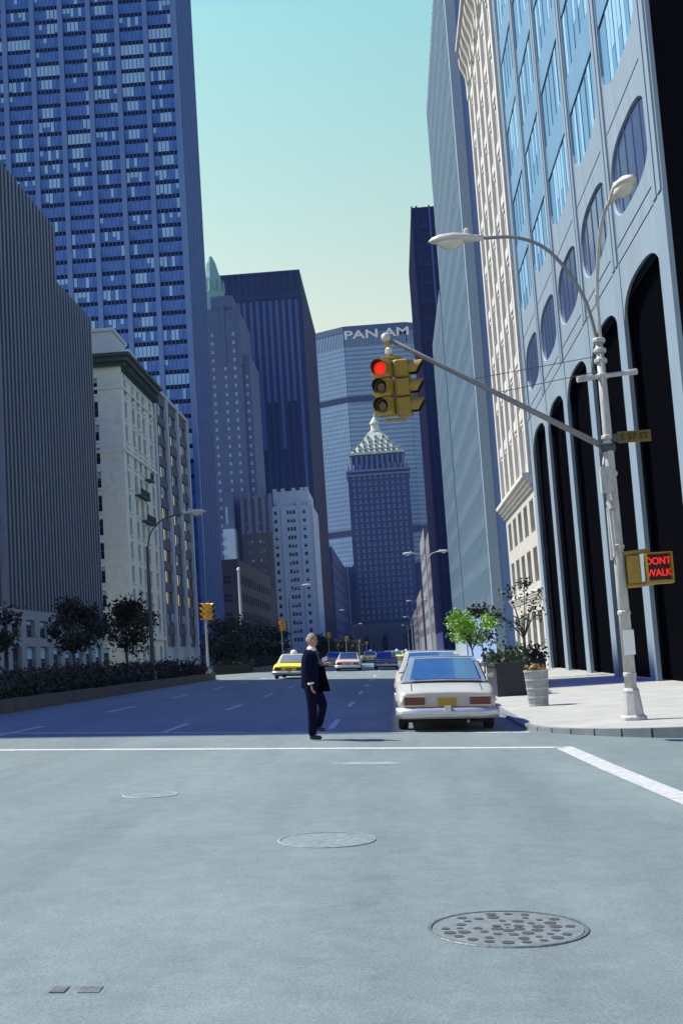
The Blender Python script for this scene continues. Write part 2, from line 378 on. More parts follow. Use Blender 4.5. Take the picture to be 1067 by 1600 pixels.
# ------------------------------------------------------------------ planted median
def leaf_cloud(n, sample, size, seed):
    r = random.Random(seed); b = MB(); V_ = []; F_ = []
    for i in range(n):
        p = sample(r); s = size * r.uniform(.6, 1.35); a = Vector((r.gauss(0, 1), r.gauss(0, 1), r.gauss(0, 1))).normalized()
        c = a.cross(Vector((r.gauss(0, 1), r.gauss(0, 1), r.gauss(0, 1)))).normalized(); a = a * s; c = c * s * .62
        k = len(V_); P = Vector(p); V_ += [tuple(P - a), tuple(P + c * .9 - a * .1), tuple(P + a), tuple(P - c * .9 - a * .1)]; F_.append((k, k + 1, k + 2, k + 3))
    b.v = V_; b.f = F_; b.m = [0] * len(F_); return b
def median(y0, y1, label_h, label_w, seed):
    b = MB(); b.box(-16.4, -10.75, y0 + .3, y1 - .3, -.2, .72)
    b.build('median_bed', 'soil', kind='structure')
    t = thing('low_wall', label_w, 'wall', (-10.6, y0, .5)); n = int((y1 - y0) / 1.5); r = random.Random(seed)
    for k in range(n):
        a = y0 + (y1 - y0) * k / n; c = y0 + (y1 - y0) * (k + 1) / n; b = MB(); dx = r.uniform(0, .015)
        b.box(-10.9, -10.6 + dx, a + .012, c - .012, .3, .90 + r.uniform(-.01, .01)); b.build('stone_block', 'stone_wall', t)
    b = MB(); b.box(-16.4, -10.9, y1 - .3, y1, .3, .9); b.build('end_block', 'stone_wall', t)
    def smp(r):
        y = r.uniform(y0 + .4, y1 - .6); hump = 1.40 + .20 * sin(y * 1.3) + .12 * sin(y * 3.1 + 1)
        if r.random() < .5: x = -11.0 + r.gauss(0, .07); z = r.uniform(.75, hump)
        else: x = r.uniform(-14.2, -11.0); z = hump + r.gauss(0, .08)
        return x, y, z
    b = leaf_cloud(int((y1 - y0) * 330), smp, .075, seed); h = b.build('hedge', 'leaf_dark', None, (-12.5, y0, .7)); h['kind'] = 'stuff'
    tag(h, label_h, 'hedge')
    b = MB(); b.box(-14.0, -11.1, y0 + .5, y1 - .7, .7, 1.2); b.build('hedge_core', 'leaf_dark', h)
median(27.5, 71.0, 'long dark clipped hedge behind the low wall on the near median', 'low dark stone wall edging the near median', 11)
median(92, 178, 'dark hedge on the median beyond the cross street', 'low stone wall edging the second median', 12)
median(196, 265, 'far hedge on the third median', 'low stone wall edging the third median', 13)
median(282, 352, 'small distant hedge on the fourth median', 'low stone wall edging the fourth median', 14)
median(370, 560, 'farthest hedge strip before the domed arch building', 'low stone wall edging the farthest median', 15)

def tree(loc, h, crown, nleaf, lsize, lm, label, group, seed, trunk_r=.09, clumps=14):
    r = random.Random(seed); x, y, z = loc; t = thing('tree', label, 'tree', loc, group)
    rx, rz, zc = crown
    b = MB(); fork = h * .38
    b.tube([(x, y, z - .05), (x + .04, y, z + fork * .5), (x - .02, y + .03, z + fork)], [trunk_r, trunk_r * .8, trunk_r * .65], 8)
    cl = []
    for k in range(clumps):
        a = r.uniform(0, 2 * pi); q = sqrt(r.random()); zz = r.uniform(-1, 1)
        c = Vector((x + rx * q * cos(a) * sqrt(max(.15, 1 - zz * zz)), y + rx * q * sin(a) * sqrt(max(.15, 1 - zz * zz)), z + zc + rz * zz)); cl.append((c, rx * r.uniform(.22, .42)))
        m1 = Vector((x, y, z + fork)).lerp(c, .5) + Vector((0, 0, .1))
        b.tube([(x - .02, y + .03, z + fork - .05), tuple(m1), tuple(c)], [trunk_r * .45, trunk_r * .3, trunk_r * .1], 5)
    b.build('trunk', 'bark', t)
    def smp(r):
        c, q = r.choice(cl); d = Vector((r.gauss(0, 1), r.gauss(0, 1), r.gauss(0, .8)))
        return c + d * q * .55
    leaf_cloud(nleaf, smp, lsize, seed + 1).build('crown', lm, t)
    return t
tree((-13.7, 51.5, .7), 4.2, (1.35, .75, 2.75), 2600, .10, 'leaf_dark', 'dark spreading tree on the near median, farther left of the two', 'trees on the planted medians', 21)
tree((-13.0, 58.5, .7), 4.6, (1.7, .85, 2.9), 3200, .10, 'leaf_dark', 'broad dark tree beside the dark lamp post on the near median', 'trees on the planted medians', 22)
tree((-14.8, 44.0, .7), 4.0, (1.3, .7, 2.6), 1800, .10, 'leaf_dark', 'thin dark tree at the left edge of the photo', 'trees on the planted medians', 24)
for k, (x, y, rad, hh) in enumerate(((-13.6, 97, 1.9, 4.2), (-13.2, 104, 2.2, 4.8), (-13.4, 112, 2.2, 4.6), (-12.9, 121, 2.1, 4.6), (-13.5, 131, 2.2, 4.6))):
    tree((x, y, .7), hh, (rad, 1.25, 2.4), 2600, .16, 'leaf_dark', ['leftmost', 'second from left', 'middle', 'fourth from left', 'rightmost'][k] + ' of the dark bushy trees behind the yellow taxi', 'trees on the planted medians', 30 + k)
for k, (x, y) in enumerate(((-13, 205), (-12.8, 232), (-13, 290), (-12.6, 322), (-12.8, 392))):
    tree((x, y, .7), 4.5, (2.3, 1.2, 2.5), 1200, .24, 'leaf_mid', ['nearest', 'second nearest', 'third', 'fourth', 'farthest'][k] + ' of the small green trees along the far medians', 'trees on the planted medians', 40 + k)

# ------------------------------------------------------------------ right side: scalloped bank building
def rounded(w, h, n=44, e=3.2, bulge=.0):
    pts = []
    for k in range(n):
        a = 2 * pi * (k + .5) / n; c, s_ = cos(a), sin(a)
        x = math.copysign(abs(c) ** (2 / e), c) * w / 2; z = math.copysign(abs(s_) ** (2 / e), s_) * h / 2
        pts.append((x, z))
    return pts
FX = 8.5
PIER = [34.45, 41.35, 48.3, 55.25, 62.2, 69.15]; PW = .56
bank = thing('scalloped_office_building', 'blue grey office block with rounded windows over a tall black arcade, on the right', 'building', (FX, 34, -.05))
def panel_with_hole(name, w, z0, z1, hz0, hz1, hw, e, depth=.12):
    """facade panel lying in the X = FX plane; canonical: faces -Y, centre x = 0"""
    b = MB(); H = hz1 - hz0; pts = rounded(hw, H, 44, e); zc = (hz0 + hz1) / 2; n = len(pts); outer = []
    for x, z in pts:
        a = math.atan2(z / H, x / hw); c, s_ = cos(a), sin(a); k = min((w / 2) / abs(c) if abs(c) > 1e-6 else 1e9, 1e9)
        up = (z1 - zc) if s_ > 0 else (zc - z0); k2 = up / abs(s_) if abs(s_) > 1e-6 else 1e9; k = min(k, k2); outer.append((c * k, s_ * k))
    # corners snapped
    cor = [(w / 2, z1 - zc), (-w / 2, z1 - zc), (-w / 2, z0 - zc), (w / 2, z0 - zc)]
    for cx_, cz_ in cor:
        i = min(range(n), key=lambda q: (outer[q][0] - cx_) ** 2 + (outer[q][1] - cz_) ** 2); outer[i] = (cx_, cz_)
    v = [(x, 0, zc + z) for x, z in outer] + [(x, 0, zc + z) for x, z in pts] + [(x * .985, .05, zc + z * .97) for x, z in pts] + [(x * .985, depth, zc + z * .97) for x, z in pts]
    f = []
    for q in range(3):
        for k in range(n): k2 = (k + 1) % n; f.append((q * n + k, q * n + k2, (q + 1) * n + k2, (q + 1) * n + k))
    b.add(v, f); return b
BW = 6.95 - 2 * PW
pm = panel_with_hole('wall_panel', BW + .04, 14.72, 18.70, 15.35, 18.0, BW + .02, 2.9, .10).mesh('wall_panel', 'blue_concrete')
def bay_window(z0, z1, glassm, q, drop=0.0):
    w = MB(); hh = z1 - z0; w.quad((-BW / 2 - .02, .09, z0), (BW / 2 + .02, .09, z0), (BW / 2 + .02, .09, z1), (-BW / 2 - .02, .09, z1), 0)
    for k in range(1, 5): x = -BW / 2 + BW * k / 5; w.box(x - .03, x + .03, .065, .09, z0, z1, 1)
    for k in range(10):
        if random.random() < q:
            x = -BW / 2 + BW * k / 10; w.box(x + .04, x + BW / 10 - .04, .08, .087, z0 + hh * random.choice([0, 0, 0, .4]), z1, 2)
    return w.mesh('window', [glassm, 'mullion', 'curtain'])
w0 = [bay_window(15.2, 18.15, 'glass_blue', 0) for k in range(2)]
UP = [(19.9 if k == 0 else 20.0 + 4.2 * k, 22.6 + 4.2 * k) for k in range(10)]
wup = [[bay_window(a, c, 'glass_sky', (.2, .5, .7)[q]) for q in range(3)] for a, c in UP]
sc = MB(); n = 26; prof = [(-BW / 2 + BW * k / n - .0, 20.95 - 1.05 * (max(0, 1 - abs(-1 + 2 * k / n) ** 2.8)) ** .5) for k in range(n + 1)]
for (xa, za), (xb, zb) in zip(prof, prof[1:]):
    sc.quad((xa, 0, 18.76), (xb, 0, 18.76), (xb, 0, zb), (xa, 0, za)); sc.quad((xa, 0, za), (xb, 0, zb), (xb, .09, zb), (xa, .09, za))
sc = sc.mesh('scalloped_panel', 'blue_concrete')
for bi in range(5):
    yc = (PIER[bi] + PIER[bi + 1]) / 2; at_ = (FX, yc, 0)
    inst('wall_panel', pm, bank, at_, -pi / 2); inst('window', w0[bi % 2], bank, at_, -pi / 2); inst('scalloped_panel', sc, bank, at_, -pi / 2)
    for k, (a, c) in enumerate(UP):
        inst('window', random.choice(wup[k]), bank, at_, -pi / 2)
        b = MB(); yw = BW / 2 + .01; b.box(FX + .03, FX + .12, yc - yw, yc + yw, c + .05, c + 1.55); b.build('spandrel_panel', 'spandrel_blue', bank)
        b = MB(); b.box(FX + .07, FX + .12, yc - yw, yc + yw, c - .005, c + .05); b.box(FX + .07, FX + .12, yc - yw, yc + yw, c + 1.55, c + 1.6); b.build('joint', 'groove', bank)
# belt course with two grooves
b = MB(); b.box(FX - .0, FX + .35, PIER[0], PIER[-1], 14.16, 14.66); b.build('belt_course', 'blue_concrete', bank)
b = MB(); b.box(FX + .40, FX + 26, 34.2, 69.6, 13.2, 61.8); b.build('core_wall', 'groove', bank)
# arcade heads
ah = MB(); n = 26; top = 14.10
prof = []
for k in range(n + 1):
    u = -1 + 2 * k / n; prof.append((u * BW / 2, 12.05 + 1.05 * (max(0, 1 - abs(u) ** 2.6)) ** .5 if abs(u) < 1 else 12.05))
for (xa, za), (xb, zb) in zip(prof, prof[1:]):
    ah.quad((xa, 0, za), (xb, 0, zb), (xb, 0, top), (xa, 0, top)); ah.quad((xa, 0, za), (xa, .1, za), (xb, .1, zb), (xb, 0, zb))
ahm = ah.mesh('arcade_head', 'blue_concrete')
for bi in range(5): inst('arcade_head', ahm, bank, (FX, (PIER[bi] + PIER[bi + 1]) / 2, 0), -pi / 2)
for i, y in enumerate(PIER):
    w = PW if 0 < i < 5 else PW + .05
    b = MB(); b.box(FX - .03, FX + .12, y - w, y + w, -.4, 14.12); b.build('column', 'blue_fin', bank)
    b = MB(); b.box(FX - .07, FX + .12, y - w + .1, y - .08, 14.12, 62); b.box(FX - .07, FX + .12, y + .08, y + w - .1, 14.12, 62); b.box(FX - .01, FX + .12, y - w, y + w, 14.13, 61.9); b.build('fin', 'blue_fin', bank)
b = MB(); b.box(FX + .42, FX + 6, 34.3, 69.5, -.4, 13.14); b.build('arcade_shade_block', 'void', bank)  # black block close behind the columns paints in the arcade's inner shade
b = MB(); b.box(FX + .13, FX + 30, 33.9, 34.25, -.4, 62.2); b.build('side_wall', 'shaded_black_wall', bank)
b = MB(); b.box(FX + .3, FX + 30, 34.1, 69.7, 62.0, 62.8); b.build('roof', 'blue_concrete', bank)

# ------------------------------------------------------------------ beige stone building
bei = thing('limestone_building', 'sunlit beige limestone building with a projecting cornice, beyond the arcade block', 'building', (FX, 70, -.05))
Y0, Y1 = 69.85, 88.0
cols = [(.9 + 3.45 * k, .9 + 3.45 * k + 2.1) for k in range(5)]
rows = [(1.0, 3.3), (5.0, 7.0), (7.9, 9.8)] + [(12.0 + 3.35 * k, 14.1 + 3.35 * k) for k in range(9)] + [(47.5 + 3.4 * k, 49.7 + 3.4 * k) for k in range(3)]
b = MB(); ops = wall_holes(b, (FX, Y0), (0, 1), (-1, 0), 0, Y1 - Y0, -.4, 58, cols, rows, .45)
b.build('wall', 'limestone', bei); place_windows(bei, (FX, Y0), (0, 1), (-1, 0), ops, .45, ('glass_dark', 'limestone_pale', 'blind'))
b = MB(); b.box(FX + .46, FX + 22, Y0, Y1, -.4, 58.2); b.box(FX + .0, FX + .46, Y1 - .02, Y1, -.4, 58); b.build('core_wall', 'limestone', bei)
for k in range(6):
    y = Y0 + .45 + 3.45 * k; b = MB(); b.box(FX - .22, FX + .02, y - .38, y + .38, 11.2, 43.0); b.box(FX - .3, FX + .02, y - .48, y + .48, 42.2, 43.0); b.build('pilaster', 'limestone_pale', bei)
for k in range(9):
    z = 14.35 + 3.35 * k
    for j in range(5):
        y = Y0 + .95 + 3.45 * j; b = MB(); b.box(FX - .12, FX + .02, y, y + 2.0, z, z + 1.0); b.box(FX - .2, FX - .12, y + .3, y + 1.7, z + .2, z + .8); b.build('spandrel_panel', 'limestone_pale', bei)
def corn(name, z0, z1, out, parent, x, y0, y1, sgn, m):
    b = MB(); n = 4
    for k in range(n): b.box(min(x, x + sgn * out * (k + 1) / n), max(x, x + sgn * out * (k + 1) / n), y0 - (out * .3 if k else 0), y1 + out * .5 * (k + 1) / n, z0 + (z1 - z0) * k / n, z0 + (z1 - z0) * (k + 1) / n)
    return b.build(name, m, parent)
corn('string_course', 4.0, 4.5, .25, bei, FX, Y0 + .2, Y1, -1, 'limestone_pale'); corn('cornice', 10.3, 11.2, .6, bei, FX, Y0 + .3, Y1, -1, 'limestone_pale')
corn('main_cornice', 45.4, 46.6, .85, bei, FX, Y0 + .5, Y1, -1, 'limestone_pale')
for k in range(12):
    y = Y0 + .9 + 1.54 * k; b = MB()
    pr = [(0, 42.6), (-.3, 42.9), (-.35, 43.9), (-.5, 44.3), (-.7, 44.8), (-.75, 45.4), (0, 45.4)]
    b.loft([[(FX + x, y - .28, z) for x, z in pr], [(FX + x, y + .28, z) for x, z in pr]]); b.build('bracket', 'limestone', bei)
corn('top_cornice', 57.6, 59, 1.0, bei, FX, Y0 + .4, Y1, -1, 'limestone_pale')

# ------------------------------------------------------------------ right glass slab and those beyond
def slab(name, label, x, y0, y1, h, depth, wallm, glassm, bandm, finm, fpitch, fh, side=-1, endm=None, edge=None, z0=4.5, bandt=.9, finw=.12, finout=.22, cat='building', base=-.6):
    """curtain wall building along the avenue; side -1: facade faces -X (right of avenue), +1: faces +X"""
    t = thing(name, label, cat, (x, y0, base)); s_ = -side
    def bx(nm, m, a, c, ya, yb, za, zb):
        b = MB(); b.box(min(x + s_ * a, x + s_ * c), max(x + s_ * a, x + s_ * c), ya, yb, za, zb); return b.build(nm, m, t)
    bx('core_wall', endm or wallm, .30, depth, y0, y1, base, h)
    bx('glass_wall', glassm, .22, .297, y0 + .1, y1 - .1, z0, h - .6)
    nf = int((h - z0) / fh)
    for k in range(nf + 1):
        z = z0 + k * fh
        if z + bandt > h: break
        bx('floor_band', bandm, .12, .225, y0 + .15, y1 - .15, z, z + bandt)
    n = int((y1 - y0) / fpitch)
    for k in range(n + 1):
        y = y0 + (y1 - y0) * k / n; y = min(max(y, y0 + finw), y1 - finw); bx('fin', finm, -finout + .2, .24, y - finw, y + finw, z0 - .3, h + .2)
    bx('base_wall', wallm, .0, .29, y0, y1, base, z0 - .3); bx('parapet', bandm, .05, .29, y0, y1, h - .55, h + .3)
    if edge: bx('corner_pier', edge, -.25, .6, y0 - .35, y0 + .45, base, h + .4)
    return t
slab('glass_slab_building', 'tall pale glass slab with a plain blue end wall, right of the avenue', FX, 102.6, 147, 68.5, 34, 'slate_wall', 'glass_pale', 'pale_metal', 'pale_metal', 1.48, 3.7, -1, 'slate_wall', 'pale_metal', bandt=1.1)
slab('ribbed_glass_building', 'lower pale ribbed building past the glass slab on the right', FX, 150, 178, 46, 30, 'pale_metal', 'glass_pale', 'pale_metal', 'pale_metal', 1.75, 3.6, -1, 'pale_metal', bandt=1.0)
slab('navy_tower', 'narrow dark navy glass tower standing right of the PAN AM building', FX, 222, 262, 84, 30, 'navy_fin', 'navy_glass', 'navy_glass', 'navy_fin', 2.2, 3.6, -1, 'navy_glass', bandt=.5, finw=.15)
t = bpy.data.objects['navy_tower']
for k in range(10):
    b = MB(); x = FX + .8 + k * 2.4; b.box(x, x + .35, 221.7, 222.0, 0, 84.2); b.build('mullion', 'navy_pale' if k % 2 else 'navy_fin', t)
for k in range(22):
    b = MB(); z = 4 + 3.6 * k; b.box(FX + .4, FX + 26, 221.86, 221.99, z, z + 1.0); b.build('spandrel', 'navy_fin', t)
def masonry(name, label, x0, x1, y0, y1, h, wallm, cc, rr_, depth=.3, avenue=None, mats=('glass_dark', 'mullion', 'blind'), base=-.6, front=True, acc=None, arr=None, cat='building', blank=False):
    """masonry block: windows on its camera-facing wall (cols cc, rows rr_) and on the avenue wall (avenue '+x' or '-x')"""
    t = thing(name, label, cat, ((x0 + x1) / 2, y0, base))
    b = MB(); ops = wall_holes(b, (x0, y0), (1, 0), (0, -1), 0, x1 - x0, base, h, cc if front else [], rr_, depth)
    b.build('front_wall', wallm, t)
    if not blank: place_windows(t, (x0, y0), (1, 0), (0, -1), ops, depth, mats)
    b = MB()
    if avenue == '+x': ops = wall_holes(b, (x1, y0), (0, 1), (1, 0), 0, y1 - y0, base, h, acc or [], arr or rr_, depth); P = (x1, y0); N_ = (1, 0)
    elif avenue == '-x': ops = wall_holes(b, (x0, y0), (0, 1), (-1, 0), 0, y1 - y0, base, h, acc or [], arr or rr_, depth); P = (x0, y0); N_ = (-1, 0)
    if avenue:
        b.build('avenue_wall', wallm, t)
        if acc: place_windows(t, P, (0, 1), N_, ops, depth, mats)
    e0 = depth + .01; b = MB(); b.box(x0 + (e0 if avenue == '-x' else 0), x1 - (e0 if avenue == '+x' else 0), y0 + e0, y1, base, h - .01); b.build('core_wall', wallm, t)
    b = MB(); b.box(x0 - .02, x1 + .02, y0 - .02, y1, h, h + .35); b.build('roof', wallm, t)
    return t
def grid(a, n, w, gap): return [(a + k * (w + gap), a + k * (w + gap) + w) for k in range(n)]
masonry('brick_building', 'greyish pink brick building low on the right past the navy tower', FX + .3, 34, 268, 300, 27, 'red_brick', [], [], avenue='-x', acc=grid(1.5, 6, 2.4, 2.6), arr=grid(5, 5, 2, 2))
masonry('stone_building', 'grey stone building far down the right side', FX + .2, 34, 304, 352, 31, 'far_stone', [], [], avenue='-x', acc=grid(1.5, 9, 2.6, 2.6), arr=grid(5, 6, 2, 2))
masonry('low_stone_building', 'lowest grey building at the far right end of the avenue', FX, 34, 372, 470, 19, 'red_brick', [], [], avenue='-x', acc=grid(2, 14, 3.4, 3.2), arr=grid(5, 3, 2.2, 2.2))
masonry('distant_building', 'farthest building on the right beside the arched base', FX + 4, 60, 490, 840, 24, 'helm_base', [], [], avenue='-x', acc=grid(4, 40, 4, 4), arr=grid(5, 4, 2.4, 2.2))

# ------------------------------------------------------------------ left side
LX = -33.0
# building off the left edge that shades the crossing
masonry('corner_block', 'tall shaded building just past the left edge of the photo', -70, LX, 33, 76, 45.5, 'grey_brick', grid(2, 8, 1.8, 2.4), grid(6, 10, 2, 1.8), avenue='+x', acc=grid(1.5, 9, 2.0, 2.6), arr=grid(6, 10, 2, 1.8), base=0)
b = MB(); b.box(-46, -40, 56, 64, 45.9, 67.5); b.box(-46.2, -39.8, 55.8, 64.2, 67.5, 67.9); b.build('shadow_block', 'grey_brick', bpy.data.objects['corner_block'])  # unseen roof block added to cast shade on the right pavement
# ribbed office building
rib = thing('ribbed_office_building', 'dark grey building with closely spaced vertical metal ribs at the far left', 'building', (LX, 103, .5))
b = MB(); b.box(-75, LX - .45, 103, 122.3, 7.5, 47.9); b.box(-75, LX - .45, 122.3, 137, 7.5, 42.0); b.build('core_wall', 'rib_back', rib)
y = 103.3
k = 0
while y < 137.1:
    h = 48.2 if y < 122.4 else 42.3
    b = MB(); b.box(LX - .46, LX + .12, y - .26, y + .26, 7.3, h); b.build('rib', 'rib_grey', rib); y += 1.12
for k in range(11):
    z = 10.6 + 3.3 * k
    b = MB(); b.box(LX - .44, LX - .28, 103, 122.2 if z > 41 else 136.9, z, z + 1.3); b.build('floor_band', 'spandrel_grey', rib)
b = MB(); ops = wall_holes(b, (LX, 103), (0, 1), (1, 0), 0, 34, .4, 7.3, grid(1.2, 8, 2.6, 1.55), [(1.2, 4.0), (4.8, 6.4)], .4); b.build('ground_floor_wall', 'ground_floor', rib)
place_windows(rib, (LX, 103), (0, 1), (1, 0), ops, .4)
b = MB(); b.box(-75, LX - .42, 103, 137, .4, 7.4); b.build('ground_floor_core', 'ground_floor', rib)
b = MB(); b.box(-75, LX - .5, 103, 122.2, 48, 48.5); b.build('roof', 'rib_grey', rib)

# cream corner building with green cornice
crm = thing('corniced_apartment_building', 'cream stone apartment house with a deep dark green cornice, left', 'building', (LX, 152.5, .5))
Y0, Y1, HT = 152.5, 173.3, 41.0
acc = [(1.6, 3.1), (6.0, 7.6), (9.4, 11.0), (12.8, 14.4), (17.6, 19.2)]; arr = [(1.5, 4.2)] + [(6.2 + 3.05 * k, 8.3 + 3.05 * k) for k in range(11)]
b = MB(); ops = wall_holes(b, (LX, Y0), (0, 1), (1, 0), 0, Y1 - Y0, .4, HT, acc, arr, .35); b.build('avenue_wall', 'cream_stone', crm); place_windows(crm, (LX, Y0), (0, 1), (1, 0), ops, .35)
b = MB(); ops2 = wall_holes(b, (LX - 20, Y0), (1, 0), (0, -1), 0, 20, .4, HT, [(3, 4.6), (8, 9.6), (11.2, 12.8), (15.0, 16.9)], arr, .35); b.build('side_wall', 'cream_stone', crm); place_windows(crm, (LX - 20, Y0), (1, 0), (0, -1), ops2, .35)
b = MB(); b.box(LX - 20, LX - .37, Y0 + .37, Y1, .4, HT); b.build('core_wall', 'cream_stone', crm)
sm = MB(); sm.box(-1.0, 1.0, -.22, .0, -.25, 0); sm.box(-.95, .95, -.16, 0, 2.2, 2.5); sm = sm.mesh('sill', 'cream_stone')
for ic, ir, a, c, z0, z1 in ops:
    if ir: inst('sill', sm, crm, (LX, Y0 + (a + c) / 2, z0), pi / 2)
for ic, ir, a, c, z0, z1 in ops2:
    if ir and ic > 1: inst('sill', sm, crm, (LX - 20 + (a + c) / 2, Y0, z0), 0)
def wrap_course(name, z0, z1, out, m):
    b = MB(); b.box(LX - 20, LX + out, Y0 - out, Y0 - .003, z0, z1); b.box(LX + .003, LX + out, Y0 - .003, Y1 + out * .3, z0, z1); return b.build(name, m, crm)
wrap_course('string_course', 5.0, 5.5, .3, 'cream_stone'); wrap_course('string_course', 29.0, 29.4, .22, 'cream_stone'); wrap_course('string_course', 37.3, 37.6, .2, 'cream_stone')
wrap_course('cornice', 40.2, 40.7, .6, 'copper_dark'); wrap_course('cornice', 40.7, 41.3, 1.1, 'copper_dark'); wrap_course('cornice', 41.3, 41.7, 1.5, 'copper_dark')
cb = MB(); cb.box(-.14, .14, -1.0, 0, 39.5, 40.2); cb = cb.mesh('cornice_bracket', 'copper_dark')
for k in range(18): inst('cornice_bracket', cb, crm, (LX, Y0 + .6 + k * 1.16, 0), pi / 2)
for y0, y1, z in ((5.4, 11.6, 23.9), (9, 15, 20.8), (12.4, 15, 26.9)):
    bal = MB(); bal.box(LX + .01, LX + .9, Y0 + y0, Y0 + y1, z, z + .22); bal.box(LX + .8, LX + .88, Y0 + y0, Y0 + y1, z + 1.0, z + 1.08)
    for k in range(int((y1 - y0) / .3)): bal.box(LX + .81, LX + .87, Y0 + y0 + .3 * k, Y0 + y0 + .3 * k + .08, z + .22, z + 1.0)
    bal.build('balcony', 'copper_dark', crm)
b = MB(); b.box(LX - 14, LX - 1.2, Y0 + 1, Y0 + 9, 41.7, 45.2); b.box(LX - 14.3, LX - .9, Y0 + .7, Y0 + 9.3, 45.2, 45.6); b.box(LX - 8, LX - 1.6, Y0 + 14, Y0 + 19, 41.7, 46); b.build('penthouse', 'white_brick', crm)
b = MB(); b.box(LX - 20, LX - .2, Y0 + .2, Y1, 41.5, 41.75); b.build('roof', 'white_brick', crm)

# pale pier building
pal = thing('pale_pier_building', 'pale modern building with white piers and grey window bands behind the cream house', 'building', (LX, 173.5, .5))
Y0, Y1 = 173.6, 203
b = MB(); b.box(LX - 28, LX - .5, Y0, Y1, .4, 41.6); b.build('core_wall', 'white_brick', pal)
for k in range(4):
    y = Y0 + .6 + k * 9.5; b = MB(); b.box(LX - .49, LX + .25, y - .6, y + .6, .4, 42.2); b.build('pier', 'white_brick', pal)
for k in range(12):
    z = 4.2 + 3.15 * k
    for j in range(3):
        y = Y0 + 1.25 + 9.5 * j; wb = MB(); wb.box(LX - .48, LX - .30, y, y + 8.2, z, z + 1.75, 0)
        for q in range(6): wb.box(LX - .31, LX - .24, y + q * 1.62, y + q * 1.62 + .1, z, z + 1.75, 1)
        if random.random() < .8: q = random.randrange(5); wb.box(LX - .3, LX - .28, y + q * 1.62 + .1, y + (q + 1) * 1.62, z + .5, z + 1.75, 2)
        wb.build('window_band', ['glass_dark', 'mullion', 'blind'], pal)
        b = MB(); b.box(LX - .48, LX - .1, y, y + 8.2, z + 1.78, z + 3.1); b.build('spandrel', 'spandrel_grey', pal)
b = MB(); b.box(LX - 24, LX - 3, Y0 + 3, Y1 - 4, 41.6, 45); b.build('penthouse', 'white_brick', pal)
b = MB(); b.box(LX - 28, LX + .25, Y0, Y1, 42.2, 42.7); b.build('roof', 'white_brick', pal)

# big window-wall tower
TY, TD, NB, BP, FH, TH = 213.0, 24.0, 9, 5.30, 2.74, 168.0
tow = thing('office_tower', 'huge blue office tower with white window blinds filling the upper left', 'building', (LX, TY, .5))
b = MB(); b.box(LX - NB * BP, LX - .5, TY + .45, TY + TD, .4, TH); b.build('core_wall', 'tower_side', tow)
def bay_mesh(seed):
    r = random.Random(seed); b = MB(); w = BP - .9; p = w / 6
    b.box(-w / 2, w / 2, .10, .2, 0, .78, 1)
    b.quad((-w / 2, .12, .78), (w / 2, .12, .78), (w / 2, .12, FH), (-w / 2, .12, FH), 0)
    for k in range(7): x = -w / 2 + p * k; b.box(x - .05, x + .05, .03, .15, 0, FH, 2)
    q = r.random(); z1 = FH - .03
    def bl(k, n, lo): b.box(-w / 2 + p * k + .08, -w / 2 + p * (k + n) - .08, .085, .115, .80 + (z1 - .80) * lo, z1, 3)
    if q < .07: bl(0, 6, 0)
    elif q < .22: bl(r.choice([0, 1, 2]), 3, r.choice([0, .1]))
    elif q < .24: bl(0, r.choice([3, 4, 6]), .78)
    elif q < .90:
        for k in range(6):
            if r.random() < .33: bl(k, 1, r.choice([0, 0, .15, .5]))
    return b.mesh('window', ['tower_glass', 'tower_spandrel', 'tower_side', 'blind'])
bays = [bay_mesh(100 + i) for i in range(60)]
rest = MB()
for k in range(NB):
    xc = LX - .2 - BP * (k + .5)
    zlo = 34 if k < 1 else 46 if k < 4 else 58 if k < 6 else 74
    for fl in range(int(TH / FH) - 1):
        z = 4 + fl * FH
        if zlo < z < 132 and k < 8: inst('window', random.choice(bays), tow, (xc, TY, z))
        else: rest.box(xc - 2.2, xc + 2.2, TY + .12, TY + .2, z + .8, z + FH)
rest.build('upper_windows', 'tower_glass', tow, kind='stuff')
for k in range(NB + 1):
    x = LX - .2 - BP * k; b = MB(); b.box(x - .45, x + .45, TY - .35, TY + .44, .4, TH + 1); b.build('pier', 'tower_pier', tow)
b = MB(); rest = MB()
for fl in range(int(TH / FH) - 1):
    z = 4 + fl * FH
    for q in range(11): rest.box(LX - .49, LX - .30, TY + 1.4 + q * 2.05, TY + 1.4 + q * 2.05 + 1.45, z + .9, z + FH - .1)
rest.build('side_windows', 'tower_glass', tow, kind='stuff')
b = MB()
for q in range(12): b.box(LX - .49, LX - .05, TY + .75 + q * 2.05, TY + 1.2 + q * 2.05, .4, TH)
b.build('side_mullions', 'tower_pier', tow, kind='stuff')
b = MB(); b.box(LX - NB * BP - .5, LX + .1, TY - .2, TY + TD, TH, TH + 2.5); b.build('roof', 'tower_pier', tow)

